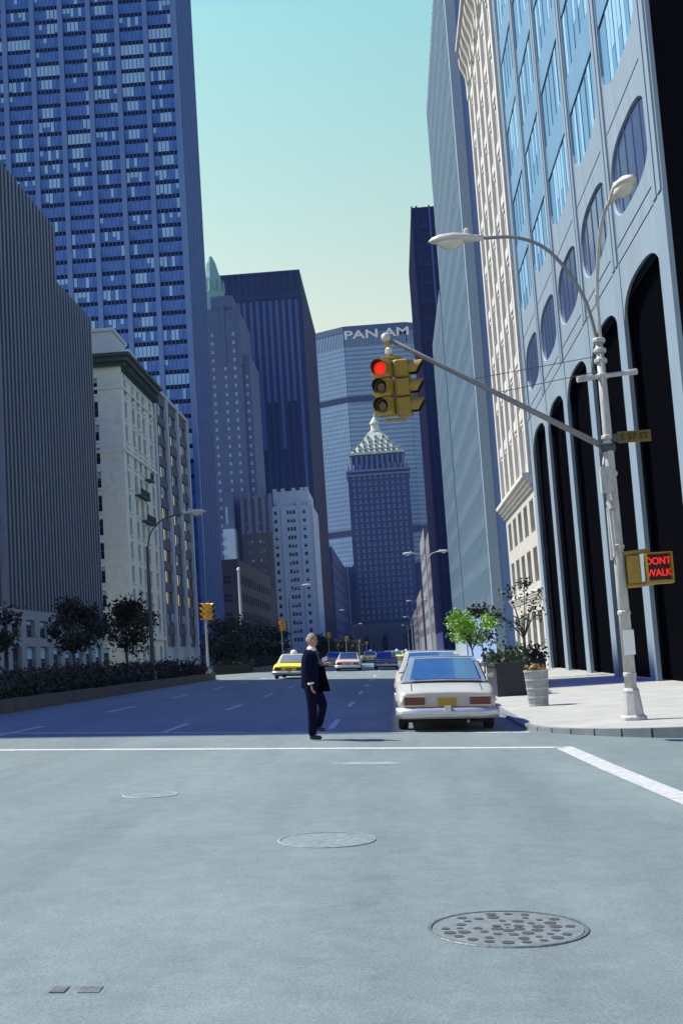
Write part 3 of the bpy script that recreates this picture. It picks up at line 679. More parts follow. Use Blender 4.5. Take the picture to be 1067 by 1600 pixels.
# art deco hotel with twin copper cupola
wal = thing('art_deco_hotel', 'stepped grey art deco hotel tower with a teal copper cap behind the office tower', 'building', (-60, 480, .5))
def mass(x0, x1, y0, y1, z0, z1, m, parent, cc=None, rw=None, wm=('deco_window', 'deco_stone', 'blind'), depth=.25, sides=True):
    b = MB(); ops = wall_holes(b, (x0, y0), (1, 0), (0, -1), 0, x1 - x0, z0, z1, cc or [], rw or [], depth); b.box(x0, x1, y0 + depth + .01, y1, z0, z1); b.build('wall', m, parent)
    if cc: place_windows(parent, (x0, y0), (1, 0), (0, -1), ops, depth, wm)
mass(-78, -54.3, 480, 520, .4, 143, 'deco_stone', wal, [(11.5, 12.7), (16.3, 17.5), (20.2, 21.4)], grid(40, 27, 1.5, 2.05))
mass(-54.3, -51.2, 482, 516, .4, 124.5, 'deco_stone', wal, [(.9, 2.1)], grid(40, 22, 1.5, 2.05))
mass(-66, -57, 483, 510, 143, 150, 'deco_stone', wal); 
b = MB(); n = 8
b.lathe([(5.2, 0), (5.2, 8), (4.6, 8.5), (4.2, 14), (3.2, 17), (2.2, 21), (.8, 24)], (-66.5, 492, 146), 12); b.build('copper_cap', 'teal_copper', wal)
for q in range(8):
    b = MB(); a = 2 * pi * q / 8; b.lathe([(.7, 0), (.6, 3), (.1, 5.5)], (-66.5 + 4.9 * cos(a), 492 + 4.9 * sin(a), 154), 6); b.build('finial', 'teal_copper', wal)
for x in (-77, -70, -62, -55.5):
    b = MB(); b.box(x, x + 1.6, 479.6, 482, 120, 145.5); b.build('buttress', 'deco_stone', wal)
low = thing('lower_hotel_wing', 'dark lower hotel wing between the office tower and the white deco block', 'building', (-52, 470, .5))
mass(-57, -45.5, 470, 478, .4, 64, 'brown_stone', low, [(2.0, 3.0), (3.4, 4.4), (6.6, 7.6), (8.0, 9.0)], grid(31, 7, 1.4, 2.3), ('deco_stone', 'brown_stone', 'blind'))
for k, x in enumerate((-57, -54.2, -51.4, -48.6, -46)):
    b = MB(); b.box(x, x + 1.3, 469.7, 472, 50, 65.4 + (k % 2)); b.build('buttress', 'deco_stone', low)
nar = thing('narrow_grey_wing', 'narrow pale grey wing beside the big office tower', 'building', (-61, 465, .5))
mass(-63.6, -59.2, 465, 478, .4, 52, 'grey_brick', nar, [(.3, 1.2)], grid(30, 6, 1.4, 2.1)); mass(-63.2, -59.4, 467, 478, 52, 66, 'deco_stone', nar, [(.6, 1.5)], [(54, 61)])
bas = thing('arched_stone_base', 'low grey stone building with dark arched openings behind the median trees', 'building', (-55, 455, .5))
mass(-66, -45, 455, 464, .4, 27.5, 'brown_stone', bas, [(3, 6), (8.5, 11.5), (14, 17)], [(12, 17), (19.5, 24.5)], ('glass_dark', 'brown_stone', 'blind'), .6)

# dark navy slab with vertical stripes
nav = thing('navy_slab_tower', 'broad dark navy tower with pale vertical stripes left of the PAN AM building', 'building', (-50, 548, .5))
b = MB(); b.box(-85, LX, 548, 660, .4, 178.5); b.build('core_wall', 'navy_glass', nav)
for k in range(17):
    x = -82 + 3.02 * k; b = MB(); b.box(x - .55, x + .55, 547.3, 547.98, .4, 179.2); b.build('fin', 'navy_fin', nav)
    if x > -64 and k < 16:
        b = MB(); z0 = 118 if k % 3 else 96
        b.box(x + .75, x + 2.2, 547.7, 547.96, (60 if k > 14 else z0), 166); b.build('window_strip', 'navy_pale', nav)
b = MB(); b.box(-85.2, LX + .2, 547.2, 660, 166.5, 169); b.build('louvre_band', 'navy_fin', nav); b = MB(); b.box(-85.3, LX + .3, 547.1, 660, 178.5, 179.6); b.build('roof', 'navy_fin', nav)
for k in range(34):
    b = MB(); b.box(LX, LX + .5, 549 + 3.2 * k, 549.8 + 3.2 * k, .4, 178); b.build('avenue_fin', 'navy_fin', nav)

# light deco apartment block
lit = thing('pale_deco_block', 'pale grey stepped apartment block with rows of dark windows in front of the navy tower', 'building', (-40, 505, .5))
cc = [(2.6, 3.9), (8.0, 9.0), (9.3, 10.3), (10.6, 11.6), (14.6, 15.9)]
mass(-50, -31.2, 505, 545, .4, 64.3, 'grey_brick', lit, cc, grid(7.5, 16, 1.6, 1.95), ('glass_dark', 'mullion', 'blind'), .3)
mass(-47.5, -32.6, 507, 540, 64.3, 70.8, 'grey_brick', lit)
b = MB()
for x in (-50, -46.2, -37.6, -33): b.box(x, x + 1.5, 504.8, 506.4, 63.5, 66.0)
b.build('parapet_blocks', 'grey_brick', lit)
b = MB()
for x in (-47.5, -44, -39.5, -36, -34): b.box(x, x + 1.6, 506.9, 508.5, 70.5, 72.0)
b.build('penthouse_blocks', 'grey_brick', lit)
for k in range(5):
    b = MB(); x = (-50.15, -44.2, -36.2, -31.2, -45.0)[k]
    if k < 4: b.box(x - .25, x + .25, 504.7, 504.99, .4, 63.4); b.build('pilaster', 'grey_brick', lit)
masonry('grey_avenue_block', 'low grey building on the left behind the far median trees', -70, LX, 262, 330, 23, 'brown_stone', grid(20, 4, 2, 2.5), grid(6, 4, 2, 2), avenue='+x', acc=grid(2, 14, 2.2, 2.5), arr=grid(6, 4, 2, 2))
masonry('far_left_block', 'small grey stone building at the far end of the left side', -70, LX + 1, 668, 840, 60, 'helm_stone', grid(25, 3, 2, 2.5), grid(6, 6, 2, 4), avenue='+x', acc=grid(4, 26, 3, 4.3), arr=grid(6, 8, 2.4, 4))

# ------------------------------------------------------------------ the slab that closes the view, with its sign
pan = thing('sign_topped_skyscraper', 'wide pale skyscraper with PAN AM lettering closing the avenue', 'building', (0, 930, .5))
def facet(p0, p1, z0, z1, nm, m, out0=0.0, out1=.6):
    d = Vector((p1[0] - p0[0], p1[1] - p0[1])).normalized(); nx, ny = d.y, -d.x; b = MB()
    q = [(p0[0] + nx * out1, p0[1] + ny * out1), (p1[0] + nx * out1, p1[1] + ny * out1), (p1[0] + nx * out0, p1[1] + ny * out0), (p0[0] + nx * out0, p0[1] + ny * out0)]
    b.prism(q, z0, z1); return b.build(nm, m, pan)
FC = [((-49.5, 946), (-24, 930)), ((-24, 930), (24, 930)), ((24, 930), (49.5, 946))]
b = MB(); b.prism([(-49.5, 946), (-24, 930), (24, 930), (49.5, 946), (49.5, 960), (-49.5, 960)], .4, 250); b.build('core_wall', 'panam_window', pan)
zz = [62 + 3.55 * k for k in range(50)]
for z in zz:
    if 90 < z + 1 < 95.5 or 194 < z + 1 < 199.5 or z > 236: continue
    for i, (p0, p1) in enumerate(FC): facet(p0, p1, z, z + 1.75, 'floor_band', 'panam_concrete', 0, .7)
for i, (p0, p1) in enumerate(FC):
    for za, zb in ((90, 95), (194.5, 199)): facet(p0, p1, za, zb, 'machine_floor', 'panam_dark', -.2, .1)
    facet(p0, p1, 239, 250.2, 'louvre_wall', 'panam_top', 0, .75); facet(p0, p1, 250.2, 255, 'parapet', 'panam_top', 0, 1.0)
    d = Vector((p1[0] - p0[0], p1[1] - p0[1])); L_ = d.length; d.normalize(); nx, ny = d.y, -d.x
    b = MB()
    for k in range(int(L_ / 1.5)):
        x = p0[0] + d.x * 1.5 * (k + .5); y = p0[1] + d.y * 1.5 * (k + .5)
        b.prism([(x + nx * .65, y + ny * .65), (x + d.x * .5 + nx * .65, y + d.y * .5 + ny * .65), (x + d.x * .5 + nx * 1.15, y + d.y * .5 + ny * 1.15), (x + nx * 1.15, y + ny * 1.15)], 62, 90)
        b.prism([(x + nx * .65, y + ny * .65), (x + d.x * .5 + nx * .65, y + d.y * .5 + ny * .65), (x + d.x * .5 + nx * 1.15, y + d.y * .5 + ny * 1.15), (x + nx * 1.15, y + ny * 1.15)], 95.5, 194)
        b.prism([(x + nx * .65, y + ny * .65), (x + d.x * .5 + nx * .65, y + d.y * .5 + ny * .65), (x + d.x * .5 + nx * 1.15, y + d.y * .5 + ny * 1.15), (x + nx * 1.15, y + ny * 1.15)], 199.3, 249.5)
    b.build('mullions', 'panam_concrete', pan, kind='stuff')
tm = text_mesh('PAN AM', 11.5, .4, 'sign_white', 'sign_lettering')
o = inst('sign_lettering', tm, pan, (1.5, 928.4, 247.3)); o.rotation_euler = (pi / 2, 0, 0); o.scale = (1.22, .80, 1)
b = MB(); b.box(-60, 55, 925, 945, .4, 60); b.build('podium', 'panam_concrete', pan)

# tower with ornate pyramid roof and arched base
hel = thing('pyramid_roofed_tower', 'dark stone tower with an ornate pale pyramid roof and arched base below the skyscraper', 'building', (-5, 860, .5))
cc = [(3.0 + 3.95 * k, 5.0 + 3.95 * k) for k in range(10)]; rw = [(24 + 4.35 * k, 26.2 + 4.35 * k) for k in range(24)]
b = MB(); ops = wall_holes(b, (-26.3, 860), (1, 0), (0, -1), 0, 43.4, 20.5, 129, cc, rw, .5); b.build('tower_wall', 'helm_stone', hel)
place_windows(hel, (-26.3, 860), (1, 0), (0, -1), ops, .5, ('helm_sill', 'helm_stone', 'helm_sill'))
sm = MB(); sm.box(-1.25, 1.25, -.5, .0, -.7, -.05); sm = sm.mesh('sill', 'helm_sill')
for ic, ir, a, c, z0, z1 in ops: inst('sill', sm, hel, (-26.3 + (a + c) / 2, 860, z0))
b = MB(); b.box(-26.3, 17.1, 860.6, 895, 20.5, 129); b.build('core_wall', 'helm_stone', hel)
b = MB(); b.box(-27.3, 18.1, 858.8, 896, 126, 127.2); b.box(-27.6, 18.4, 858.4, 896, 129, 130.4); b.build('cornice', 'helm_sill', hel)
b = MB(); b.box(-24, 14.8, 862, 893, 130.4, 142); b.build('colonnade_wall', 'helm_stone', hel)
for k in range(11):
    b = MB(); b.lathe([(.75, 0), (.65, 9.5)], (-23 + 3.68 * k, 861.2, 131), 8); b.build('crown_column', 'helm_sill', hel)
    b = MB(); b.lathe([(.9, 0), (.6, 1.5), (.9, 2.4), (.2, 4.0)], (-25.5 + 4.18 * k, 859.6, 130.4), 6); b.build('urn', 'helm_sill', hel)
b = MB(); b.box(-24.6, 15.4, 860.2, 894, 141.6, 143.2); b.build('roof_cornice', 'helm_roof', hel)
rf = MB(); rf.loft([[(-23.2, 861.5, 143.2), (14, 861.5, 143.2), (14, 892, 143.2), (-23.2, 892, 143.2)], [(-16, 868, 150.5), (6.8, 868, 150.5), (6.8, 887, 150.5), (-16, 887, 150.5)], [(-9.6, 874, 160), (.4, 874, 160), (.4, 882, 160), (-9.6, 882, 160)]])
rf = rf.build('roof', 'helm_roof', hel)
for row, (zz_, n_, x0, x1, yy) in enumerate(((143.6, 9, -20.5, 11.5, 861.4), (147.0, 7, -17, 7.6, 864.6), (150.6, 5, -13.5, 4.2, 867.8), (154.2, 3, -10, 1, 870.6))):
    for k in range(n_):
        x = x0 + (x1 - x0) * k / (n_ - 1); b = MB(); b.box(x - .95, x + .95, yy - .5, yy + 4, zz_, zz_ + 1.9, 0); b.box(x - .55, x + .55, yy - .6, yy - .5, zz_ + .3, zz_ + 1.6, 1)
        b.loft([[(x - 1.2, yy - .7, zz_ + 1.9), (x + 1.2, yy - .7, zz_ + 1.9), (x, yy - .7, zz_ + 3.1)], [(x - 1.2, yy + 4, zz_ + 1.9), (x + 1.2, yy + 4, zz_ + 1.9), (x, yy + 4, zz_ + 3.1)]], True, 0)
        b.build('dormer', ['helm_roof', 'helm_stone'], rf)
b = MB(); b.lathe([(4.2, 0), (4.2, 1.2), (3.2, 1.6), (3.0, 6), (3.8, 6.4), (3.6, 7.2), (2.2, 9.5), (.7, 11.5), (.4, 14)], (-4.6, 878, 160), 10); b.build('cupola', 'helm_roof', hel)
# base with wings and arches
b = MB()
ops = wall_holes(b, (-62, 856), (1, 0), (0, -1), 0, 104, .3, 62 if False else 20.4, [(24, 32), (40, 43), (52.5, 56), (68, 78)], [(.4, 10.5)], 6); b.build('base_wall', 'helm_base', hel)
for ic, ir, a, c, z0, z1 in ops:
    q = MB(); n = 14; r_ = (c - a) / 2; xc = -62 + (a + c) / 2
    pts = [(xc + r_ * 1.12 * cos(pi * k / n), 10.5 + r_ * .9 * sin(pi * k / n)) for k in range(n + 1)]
    q.add([(x, 855.6, z) for x, z in pts] + [(xc, 855.6, 10.5)], [tuple(range(n + 1))]); q.build('arch_shade', 'void', hel)  # flat black sheet painting the shade inside the arch head
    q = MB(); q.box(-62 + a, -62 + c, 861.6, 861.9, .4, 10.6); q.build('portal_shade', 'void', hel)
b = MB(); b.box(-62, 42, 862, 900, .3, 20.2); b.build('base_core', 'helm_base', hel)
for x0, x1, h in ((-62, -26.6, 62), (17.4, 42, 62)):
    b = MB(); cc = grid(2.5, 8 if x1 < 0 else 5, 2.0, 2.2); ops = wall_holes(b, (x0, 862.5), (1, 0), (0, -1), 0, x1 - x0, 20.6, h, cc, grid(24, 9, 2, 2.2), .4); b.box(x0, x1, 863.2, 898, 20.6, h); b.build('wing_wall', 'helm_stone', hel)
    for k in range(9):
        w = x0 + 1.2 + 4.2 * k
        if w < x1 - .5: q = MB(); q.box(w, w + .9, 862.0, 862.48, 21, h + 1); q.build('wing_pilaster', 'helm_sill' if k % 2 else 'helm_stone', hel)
# ------------------------------------------------------------------ street lamp with traffic signals at the right corner
def catmull(pts, n=6):
    P = [Vector(p) for p in pts]; P = [P[0] * 2 - P[1]] + P + [P[-1] * 2 - P[-2]]; out = []
    for i in range(1, len(P) - 2):
        for k in range(n):
            t = k / n; a, b_, c, d = P[i - 1], P[i], P[i + 1], P[i + 2]
            out.append(.5 * ((2 * b_) + (c - a) * t + (2 * a - 5 * b_ + 4 * c - d) * t * t + (3 * b_ - a - 3 * c + d) * t ** 3))
    return out + [P[-2]]
def lamp_head(parent, root, d, L_=1.15):
    """cobra-head luminaire: root point, direction d (unit, horizontal), slender at the root"""
    d = Vector(d); sidev = Vector((-d.y, d.x, 0)); root = Vector(root); rings = []; low = []
    for u, w, up_, dn in ((0, .05, .05, .05), (.12, .075, .07, .06), (.3, .13, .11, .05), (.55, .185, .15, .035), (.8, .165, .13, .03), (.93, .10, .08, .03), (1.0, .02, .02, .01)):
        p = root + d * (u * L_)
        rings.append([p + sidev * (w * cos(a)) + Vector((0, 0, (up_ if sin(a) > 0 else dn) * sin(a))) for a in [2 * pi * k / 14 for k in range(14)]])
    b = MB(); b.loft(rings); h = b.build('lamp_head', 'lamp_shell', parent, smooth=True)
    for u, w, dn in ((.34, .03, .02), (.42, .13, .10), (.58, .165, .17), (.75, .14, .13), (.88, .03, .02)):
        p = root + d * (u * L_) + Vector((0, 0, -.025)); low.append([p + sidev * (w * cos(a)) + Vector((0, 0, (dn if sin(a) < 0 else .01) * sin(a))) for a in [2 * pi * k / 14 for k in range(14)]])
    b = MB(); b.loft(low); b.build('lens', 'lamp_glass', h, smooth=True)
    b = MB(); p = root + d * (.30 * L_); b.lathe([(.05, .0), (.055, .10), (.03, .13)], (p.x, p.y, p.z + .09), 8); b.build('photocell', 'lamp_shell', h)
    return h
PX, PY, PZ = 4.30, 23.16, -.05
sp = thing('street_lamp', 'tall twin-armed street lamp post on the near right corner', 'street lamp', (PX, PY, PZ))
b = MB(); b.lathe([(.25, 0), (.25, .06), (.20, .10), (.15, .50), (.155, .54), (.12, .60)], (PX, PY, PZ), 8); b.build('base', 'galv', sp)
TOPZ = 7.15
b = MB(); b.lathe([(.115, .55), (.105, 3), (.085, 6), (.075, 7.2)], (PX, PY, PZ), 14); b.build('pole', 'galv', sp, smooth=True)
b = MB()
for z in (.75, 1.9, 3.15, 4.55, 5.25, 6.45, 6.75, 6.95, 7.15): b.lathe([(.11, 0), (.125, .02), (.125, .07), (.11, .09)], (PX, PY, z), 12)
b.build('clamp_band', 'galv', sp)
b = MB(); b.tube(catmull([(PX, PY, 7.0), (PX - .22, PY, 8.1), (PX - .75, PY, 9.0), (PX - 1.35, PY, 9.36), (2.22, PY, 9.42)]), .036, 8); b.build('lamp_arm', 'arm_grey', sp, smooth=True)
b = MB(); b.tube(catmull([(PX + .03, PY, 7.1), (PX + .02, PY - .18, 8.1), (PX + .06, PY - .7, 9.0), (PX + .1, PY - 1.2, 9.32), (PX + .13, PY - 1.7, 9.36)]), .036, 8); b.build('lamp_arm', 'galv', sp, smooth=True)
lamp_head(sp, (2.26, PY, 9.42), (-1, 0, 0), 1.08); lamp_head(sp, (PX + .13, PY - 1.66, 9.36), Vector((.18, -1, 0)).normalized(), 1.1)
b = MB(); b.tube([(3.80, PY - .12, 6.44), (4.98, PY + .06, 6.55)], .045, 8); b.tube([(3.80, PY - .12, 6.44), (4.1, PY - .08, 6.47)], .06, 8); b.tube([(4.82, PY + .04, 6.535), (4.98, PY + .06, 6.55)], .06, 8); b.build('cross_bar', 'galv', sp)
# mast arm
E0 = Vector((PX - .06, PY - .02, 5.10)); E1 = Vector((.20, 21.75, 7.20))
ma = MB(); ma.tube([E0, E0.lerp(E1, .5), E1], [.062, .05, .04], 10); arm = ma.build('mast_arm', 'arm_grey', sp, smooth=True)
b = MB(); b.lathe([(.02, -.08), (.08, -.05), (.085, .05), (.04, .09)], tuple(E1), 10); b.build('end_cap', 'lamp_shell', arm, smooth=True)
b = MB()
for q in (.35, .42, .49, .56): p = E0.lerp(E1, q); b.lathe([(.066, -.02), (.072, 0), (.066, .02)], tuple(p), 8)
b.build('arm_collar', 'arm_grey', arm)
for zt, q in ((6.9, .62), (6.6, .50)):
    b = MB(); b.tube([(PX, PY, zt), tuple(E0.lerp(E1, q) + Vector((0, 0, .03)))], .008, 5); b.build('guy_wire', 'dark_pole', sp)
b = MB(); b.tube([(PX - .16, PY - .05, 5.1), (PX + .1, PY, 5.1)], .10, 10); b.build('arm_bracket', 'dark_pole', sp)
b = MB(); b.box(PX - .24, PX - .02, PY - .24, PY - .08, 4.22, 4.66); b.box(PX - .22, PX - .06, PY - .2, PY - .1, 4.66, 4.72); b.tube([(PX - .12, PY - .14, 4.22), (PX - .1, PY - .14, 3.0)], .03, 6); b.tube([(PX - .16, PY - .16, 4.75), (PX - .1, PY - .1, 5.0)], .025, 6); b.build('control_box', 'galv', sp)
b = MB(); b.tube([(PX - .1, PY - .1, 4.05), (PX - .07, PY - .15, 3.9)], .07, 8); b.tube([(PX - .12, PY - .02, 3.95), (PX - .13, PY - .02, 2.95)], .035, 8); b.build('conduit', 'galv', sp)

def signal_head(parent_thing, c, yaw, s=1.0, matn='signal_yellow', lit=None, secs=3, tube_l=.26):
    """three section signal, faces -Y before yaw; c = centre"""
    c = Vector(c); R = Matrix.Rotation(yaw, 3, 'Z')
    def tr(b): b.v = [tuple(c + R @ (Vector(p) * s)) for p in b.v]; return b
    hd = None
    for k in range(secs):
        z = (1 - k) * .355
        b = MB(); w, h, dp = .168, .168, .11
        pr = [(-w + .03, -h), (w - .03, -h), (w, -h + .03), (w, h - .03), (w - .03, h), (-w + .03, h), (-w, h - .03), (-w, -h + .03)]
        b.loft([[(x, -dp, z + y) for x, y in pr], [(x, dp, z + y) for x, y in pr], [(x * .9, dp + .05, z + y * .9) for x, y in pr]])
        b.tube([(-w, -dp + .04, z + .1), (-w - .03, -dp + .04, z + .1)], .02, 6); b.tube([(-w, -dp + .04, z - .1), (-w - .03, -dp + .04, z - .1)], .02, 6)
        o = tr(b).build('housing', matn, parent_thing)
        b = MB(); n = 18; b.loft([[(.118 * cos(a), -dp - .012, z + .118 * sin(a)) for a in [2 * pi * q / n for q in range(n)]], [(.07 * cos(a), -dp - .04, z + .07 * sin(a)) for a in [2 * pi * q / n for q in range(n)]]])
        tr(b).build('lens', 'lens_red' if lit == k else 'lens_dark', o)
        b = MB(); aa = [radians(-38 + 256 * q / 20) for q in range(21)]
        ro, ri = .150, .143
        rings = []
        for a in aa:
            ln = tube_l * (.55 + .45 * max(0, min(1, (sin(a) + .62) / 1.3)))
            rings.append([(ro * cos(a), -dp, z + ro * sin(a)), (ro * cos(a), -dp - ln, z + ro * sin(a)), (ri * cos(a), -dp - ln, z + ri * sin(a)), (ri * cos(a), -dp, z + ri * sin(a))])
        b.loft(rings, True, 0)
        b.m = [1 if i % 4 == 2 else 0 for i in range(len(b.f))]
        tr(b).build('visor', [matn, 'visor_inside'], o)
    return hd
ts = thing('traffic_signal', 'yellow traffic light showing red, hung at the tip of the mast arm', 'traffic light', (.16, 21.7, 5.95))
SC = (.10, 21.62, 6.24)
signal_head(ts, SC, radians(-20), .98, lit=0, tube_l=.18)
b = MB(); b.tube([tuple(E1), (.24, 21.75, 6.95), (.28, 21.72, 6.80)], .045, 8); b.tube([(.10, 21.66, 6.80), (.44, 21.68, 6.80)], .035, 8); b.tube([(.12, 21.66, 6.77), (.14, 21.68, 6.72)], .05, 8); b.tube([(.10, 21.66, 5.66), (.46, 21.7, 5.66)], .03, 8); b.build('hanger', 'signal_yellow', ts)
b = MB(); b.lathe([(.03, 0), (.07, .04), (.07, .12), (.03, .17)], (.24, 21.74, 6.86), 8); b.build('hanger_joint', 'lamp_shell', ts)
ts2 = thing('traffic_signal', 'yellow traffic light seen side on, facing right beside the red one', 'traffic light', (.5, 21.75, 5.95))
signal_head(ts2, (.47, 21.72, 6.24), radians(80), .98)
b = MB(); b.tube([(.42, 21.7, 6.78), (.47, 21.72, 6.74)], .05, 8); b.build('top_mount', 'signal_yellow', ts2)
# pedestrian signal
pd = thing('pedestrian_signal', 'yellow cased pedestrian signal glowing red on the corner lamp post', 'pedestrian signal', (4.85, 23.0, 2.5))
b = MB(); b.box(4.42, 4.66, 23.0, 23.22, 2.48, 3.0); b.build('side_case', 'signal_yellow', pd)
b = MB(); b.tube([(4.38, 23.1, 3.05), (4.62, 23.08, 3.06), (4.86, 23.06, 3.08)], .045, 8); b.tube([(4.40, 23.1, 2.44), (4.64, 23.08, 2.45), (4.9, 23.06, 2.47)], .045, 8); b.build('bracket', 'signal_yellow', pd)
b = MB(); b.box(4.76, 5.20, 22.98, 23.2, 2.50, 3.0, 0); b.box(4.78, 5.18, 22.955, 22.98, 2.52, 2.98, 1); b.box(4.74, 5.22, 22.80, 22.98, 3.0, 3.02, 0); b.box(4.74, 4.76, 22.80, 22.98, 2.50, 3.0, 0); b.box(5.20, 5.22, 22.80, 22.98, 2.50, 3.0, 0); b.box(4.72, 5.24, 22.9, 23.2, 2.44, 2.50, 0); b.build('lamp_case', ['signal_yellow', 'visor_inside'], pd)
for txt, z in (('DONT', 2.86), ('WALK', 2.64)):
    o = inst('letters', text_mesh(txt, .185, .004, 'red_letters', 'letters'), pd, (4.98, 22.945, z)); o.rotation_euler = (pi / 2, 0, 0); o.scale = (.86, 1.0, 1)
# street name sign
sg = thing('street_name_sign', 'small dim yellow street name sign on the right of the lamp post', 'street sign', (4.75, 23.1, 5.2))
b = MB(); b.box(4.47, 5.10, 23.07, 23.10, 5.16, 5.38); b.build('plate', 'sign_yellow', sg)
b = MB(); b.box(4.36, 4.48, 23.05, 23.13, 5.2, 5.34); b.build('bracket', 'dark_pole', sg)
o = inst('lettering', text_mesh('E 57 ST', .17, .003, 'sign_ink', 'lettering'), sg, (4.785, 23.063, 5.27)); o.rotation_euler = (pi / 2, 0, 0)
pp = MB(); pp.box(4.22, 4.42, 23.015, 23.03, 1.16, 1.62); o = pp.build('notice', 'paper', None, (4.32, 23.02, 1.2)); tag(o, 'white paper notice fixed low on the corner lamp post', 'notice')

# ------------------------------------------------------------------ litter basket and planters
def basket(x, y, z):
    t = thing('litter_basket', 'pale round litter basket overflowing with brown leaves on the right pavement', 'litter basket', (x, y, z))
    b = MB(); n = 30
    for k in range(n):
        a = 2 * pi * k / n; c, s_ = cos(a), sin(a); b.tube([(x + .225 * c, y + .225 * s_, z + .02), (x + .285 * c, y + .285 * s_, z + .84)], .0125, 4)
    b.build('wire_mesh', 'mesh_steel', t)
    for zz_, r_ in ((.03, .232), (.22, .246), (.43, .262), (.64, .276), (.85, .292)):
        b = MB(); b.lathe([(r_ - .012, -.022), (r_ + .012, -.022), (r_ + .012, .022), (r_ - .012, .022), (r_ - .012, -.022)], (x, y, z + zz_), 28, cap=False); b.build('hoop', 'mesh_steel', t)
    b = MB(); b.lathe([(.22, .02), (.278, .83)], (x, y, z), 24); b.build('liner', 'mesh_steel', t)
    r = random.Random(5); b = leaf_cloud(240, lambda r: (x + r.gauss(0, .12), y + r.gauss(0, .12), z + .84 + abs(r.gauss(0, .07))), .055, 6); o = b.build('litter_heap', 'leaf_litter', None, (x, y, z + .84)); o['kind'] = 'stuff'; tag(o, 'heap of brown litter piled on top of the litter basket', 'litter')
basket(3.36, 30.3, -.05)
def planter(x0, x1, y0, y1, h, label, seed, leafm='leaf_mid', up=.35):
    t = thing('planter', label, 'planter', ((x0 + x1) / 2, (y0 + y1) / 2, -.05)); b = MB()
    b.box(x0 + .04, x1 - .04, y0 + .04, y1 - .04, -.05, h - .1); b.box(x0, x1, y0, y1, h - .12, h - .02); b.build('box', 'planter_dark', t)
    b = MB(); b.box(x0 + .1, x1 - .1, y0 + .1, y1 - .1, h - .02, h - .005); b.build('soil', 'soil', t)
    b = leaf_cloud(700, lambda r: (r.uniform(x0 - .1, x1 + .1), r.uniform(y0 - .1, y1 + .1), h + abs(r.gauss(0, up * .5))), .075, seed); b.build('shrub', leafm, t)
planter(2.85, 3.8, 36.6, 40.6, .95, 'long dark planter box with low shrubs behind the litter basket', 51)
planter(4.1, 5.3, 44, 46.5, .9, 'dark square planter box nearer the arcade columns', 52, 'leaf_dark', .45)
tree((3.55, 58.0, -.05), 3.6, (1.25, .72, 2.55), 2200, .085, 'leaf_bright', 'small bright green sunlit tree on the right pavement', 'trees on the right pavement', 61, .05)
fl = bpy.data.objects['tree'] if False else None
tree((5.4, 52.0, -.05), 4.6, (1.15, .95, 3.1), 420, .08, 'leaf_dark', 'sparse dark tree before the beige stone building', 'trees on the right pavement', 62, .055)
tree((4.6, 66.0, -.05), 4.4, (1.2, .9, 2.6), 800, .10, 'leaf_dark', 'dark thin tree behind the bright green one', 'trees on the right pavement', 63, .05)
b = MB(); b.box(3.3, 3.8, 57.7, 58.3, -.05, .5); o = b.build('tree_tub', 'planter_dark', None, (3.55, 58, -.05)); tag(o, 'dark tub holding the bright green tree', 'tub')

# ------------------------------------------------------------------ far lamps, median signals
def far_lamp(x, y, z, h, arms, label, matn, group='street lamps along the avenue'):
    t = thing('street_lamp', label, 'street lamp', (x, y, z), group)
    b = MB(); b.lathe([(.20, 0), (.16, .5), (.10, .7), (.085, h * .55), (.06, h - 1.4)], (x, y, z), 8); b.build('pole', matn, t)
    for a in arms:
        b = MB(); b.tube(catmull([(x, y, z + h - 1.6), (x + a * .12, y, z + h - .8), (x + a * .5, y, z + h - .2), (x + a * 1.1, y, z + h)], 4), .035, 6); b.build('lamp_arm', matn, t)
        lamp_head(t, (x + a * 1.05, y, z + h), (a / abs(a), 0, 0), 1.1)
    return t
ORD = ['nearest', 'second', 'third', 'fourth', 'fifth', 'sixth']
for k, y in enumerate((114, 228, 340, 455, 560)):
    far_lamp(3.3 + (1.2 if k else 0), y, 0, 10.4, (-1, 1), ORD[k] + ' of the distant twin-headed lamps along the right kerb', 'galv')
far_lamp(-11.0, 54.8, .7, 7.65, (1.6,), 'dark lamp post on the near median with one arm over the road', 'dark_pole')
for k, y in enumerate((140, 230, 350)):
    far_lamp(-12.0, y, .7, 8.9, (1.5,), ORD[k] + ' of the distant single-arm lamps on the median', 'dark_pole')
def median_signal(x, y, label, matn='signal_amber', lit=None):
    t = thing('median_signal', label, 'traffic light', (x, y, .55), 'traffic lights on the medians')
    b = MB(); b.lathe([(.22, 0), (.20, .08), (.13, .14), (.11, .55), (.075, .62), (.065, 3.55)], (x, y, .55), 10); b.build('post', 'galv', t)
    b = MB(); b.lathe([(.09, 0), (.1, .03), (.09, .08)], (x, y, 1.9), 10); b.build('post_band', 'galv', t)
    signal_head(t, (x - .10, y - .12, 4.6), radians(-25), .95, matn, lit); signal_head(t, (x + .22, y + .12, 4.6), radians(70), .95, matn)
    return t
median_signal(-11.42, 73.6, 'yellow traffic light on a grey post at the end of the near median', lit=None)
median_signal(-11.1, 119, 'traffic light showing red at the edge of the dark trees above the taxi', lit=0)
for k, y in enumerate((199, 268, 360, 450, 540, 650, 760)):
    median_signal(-11.0, y, ['nearest', 'second', 'third', 'fourth', 'fifth', 'sixth', 'last'][k] + ' of the row of small amber traffic lights receding down the median')
t = thing('flagpole', 'pale slender flagpole rising above the dark median trees', 'flagpole', (-30.8, 245, .6))
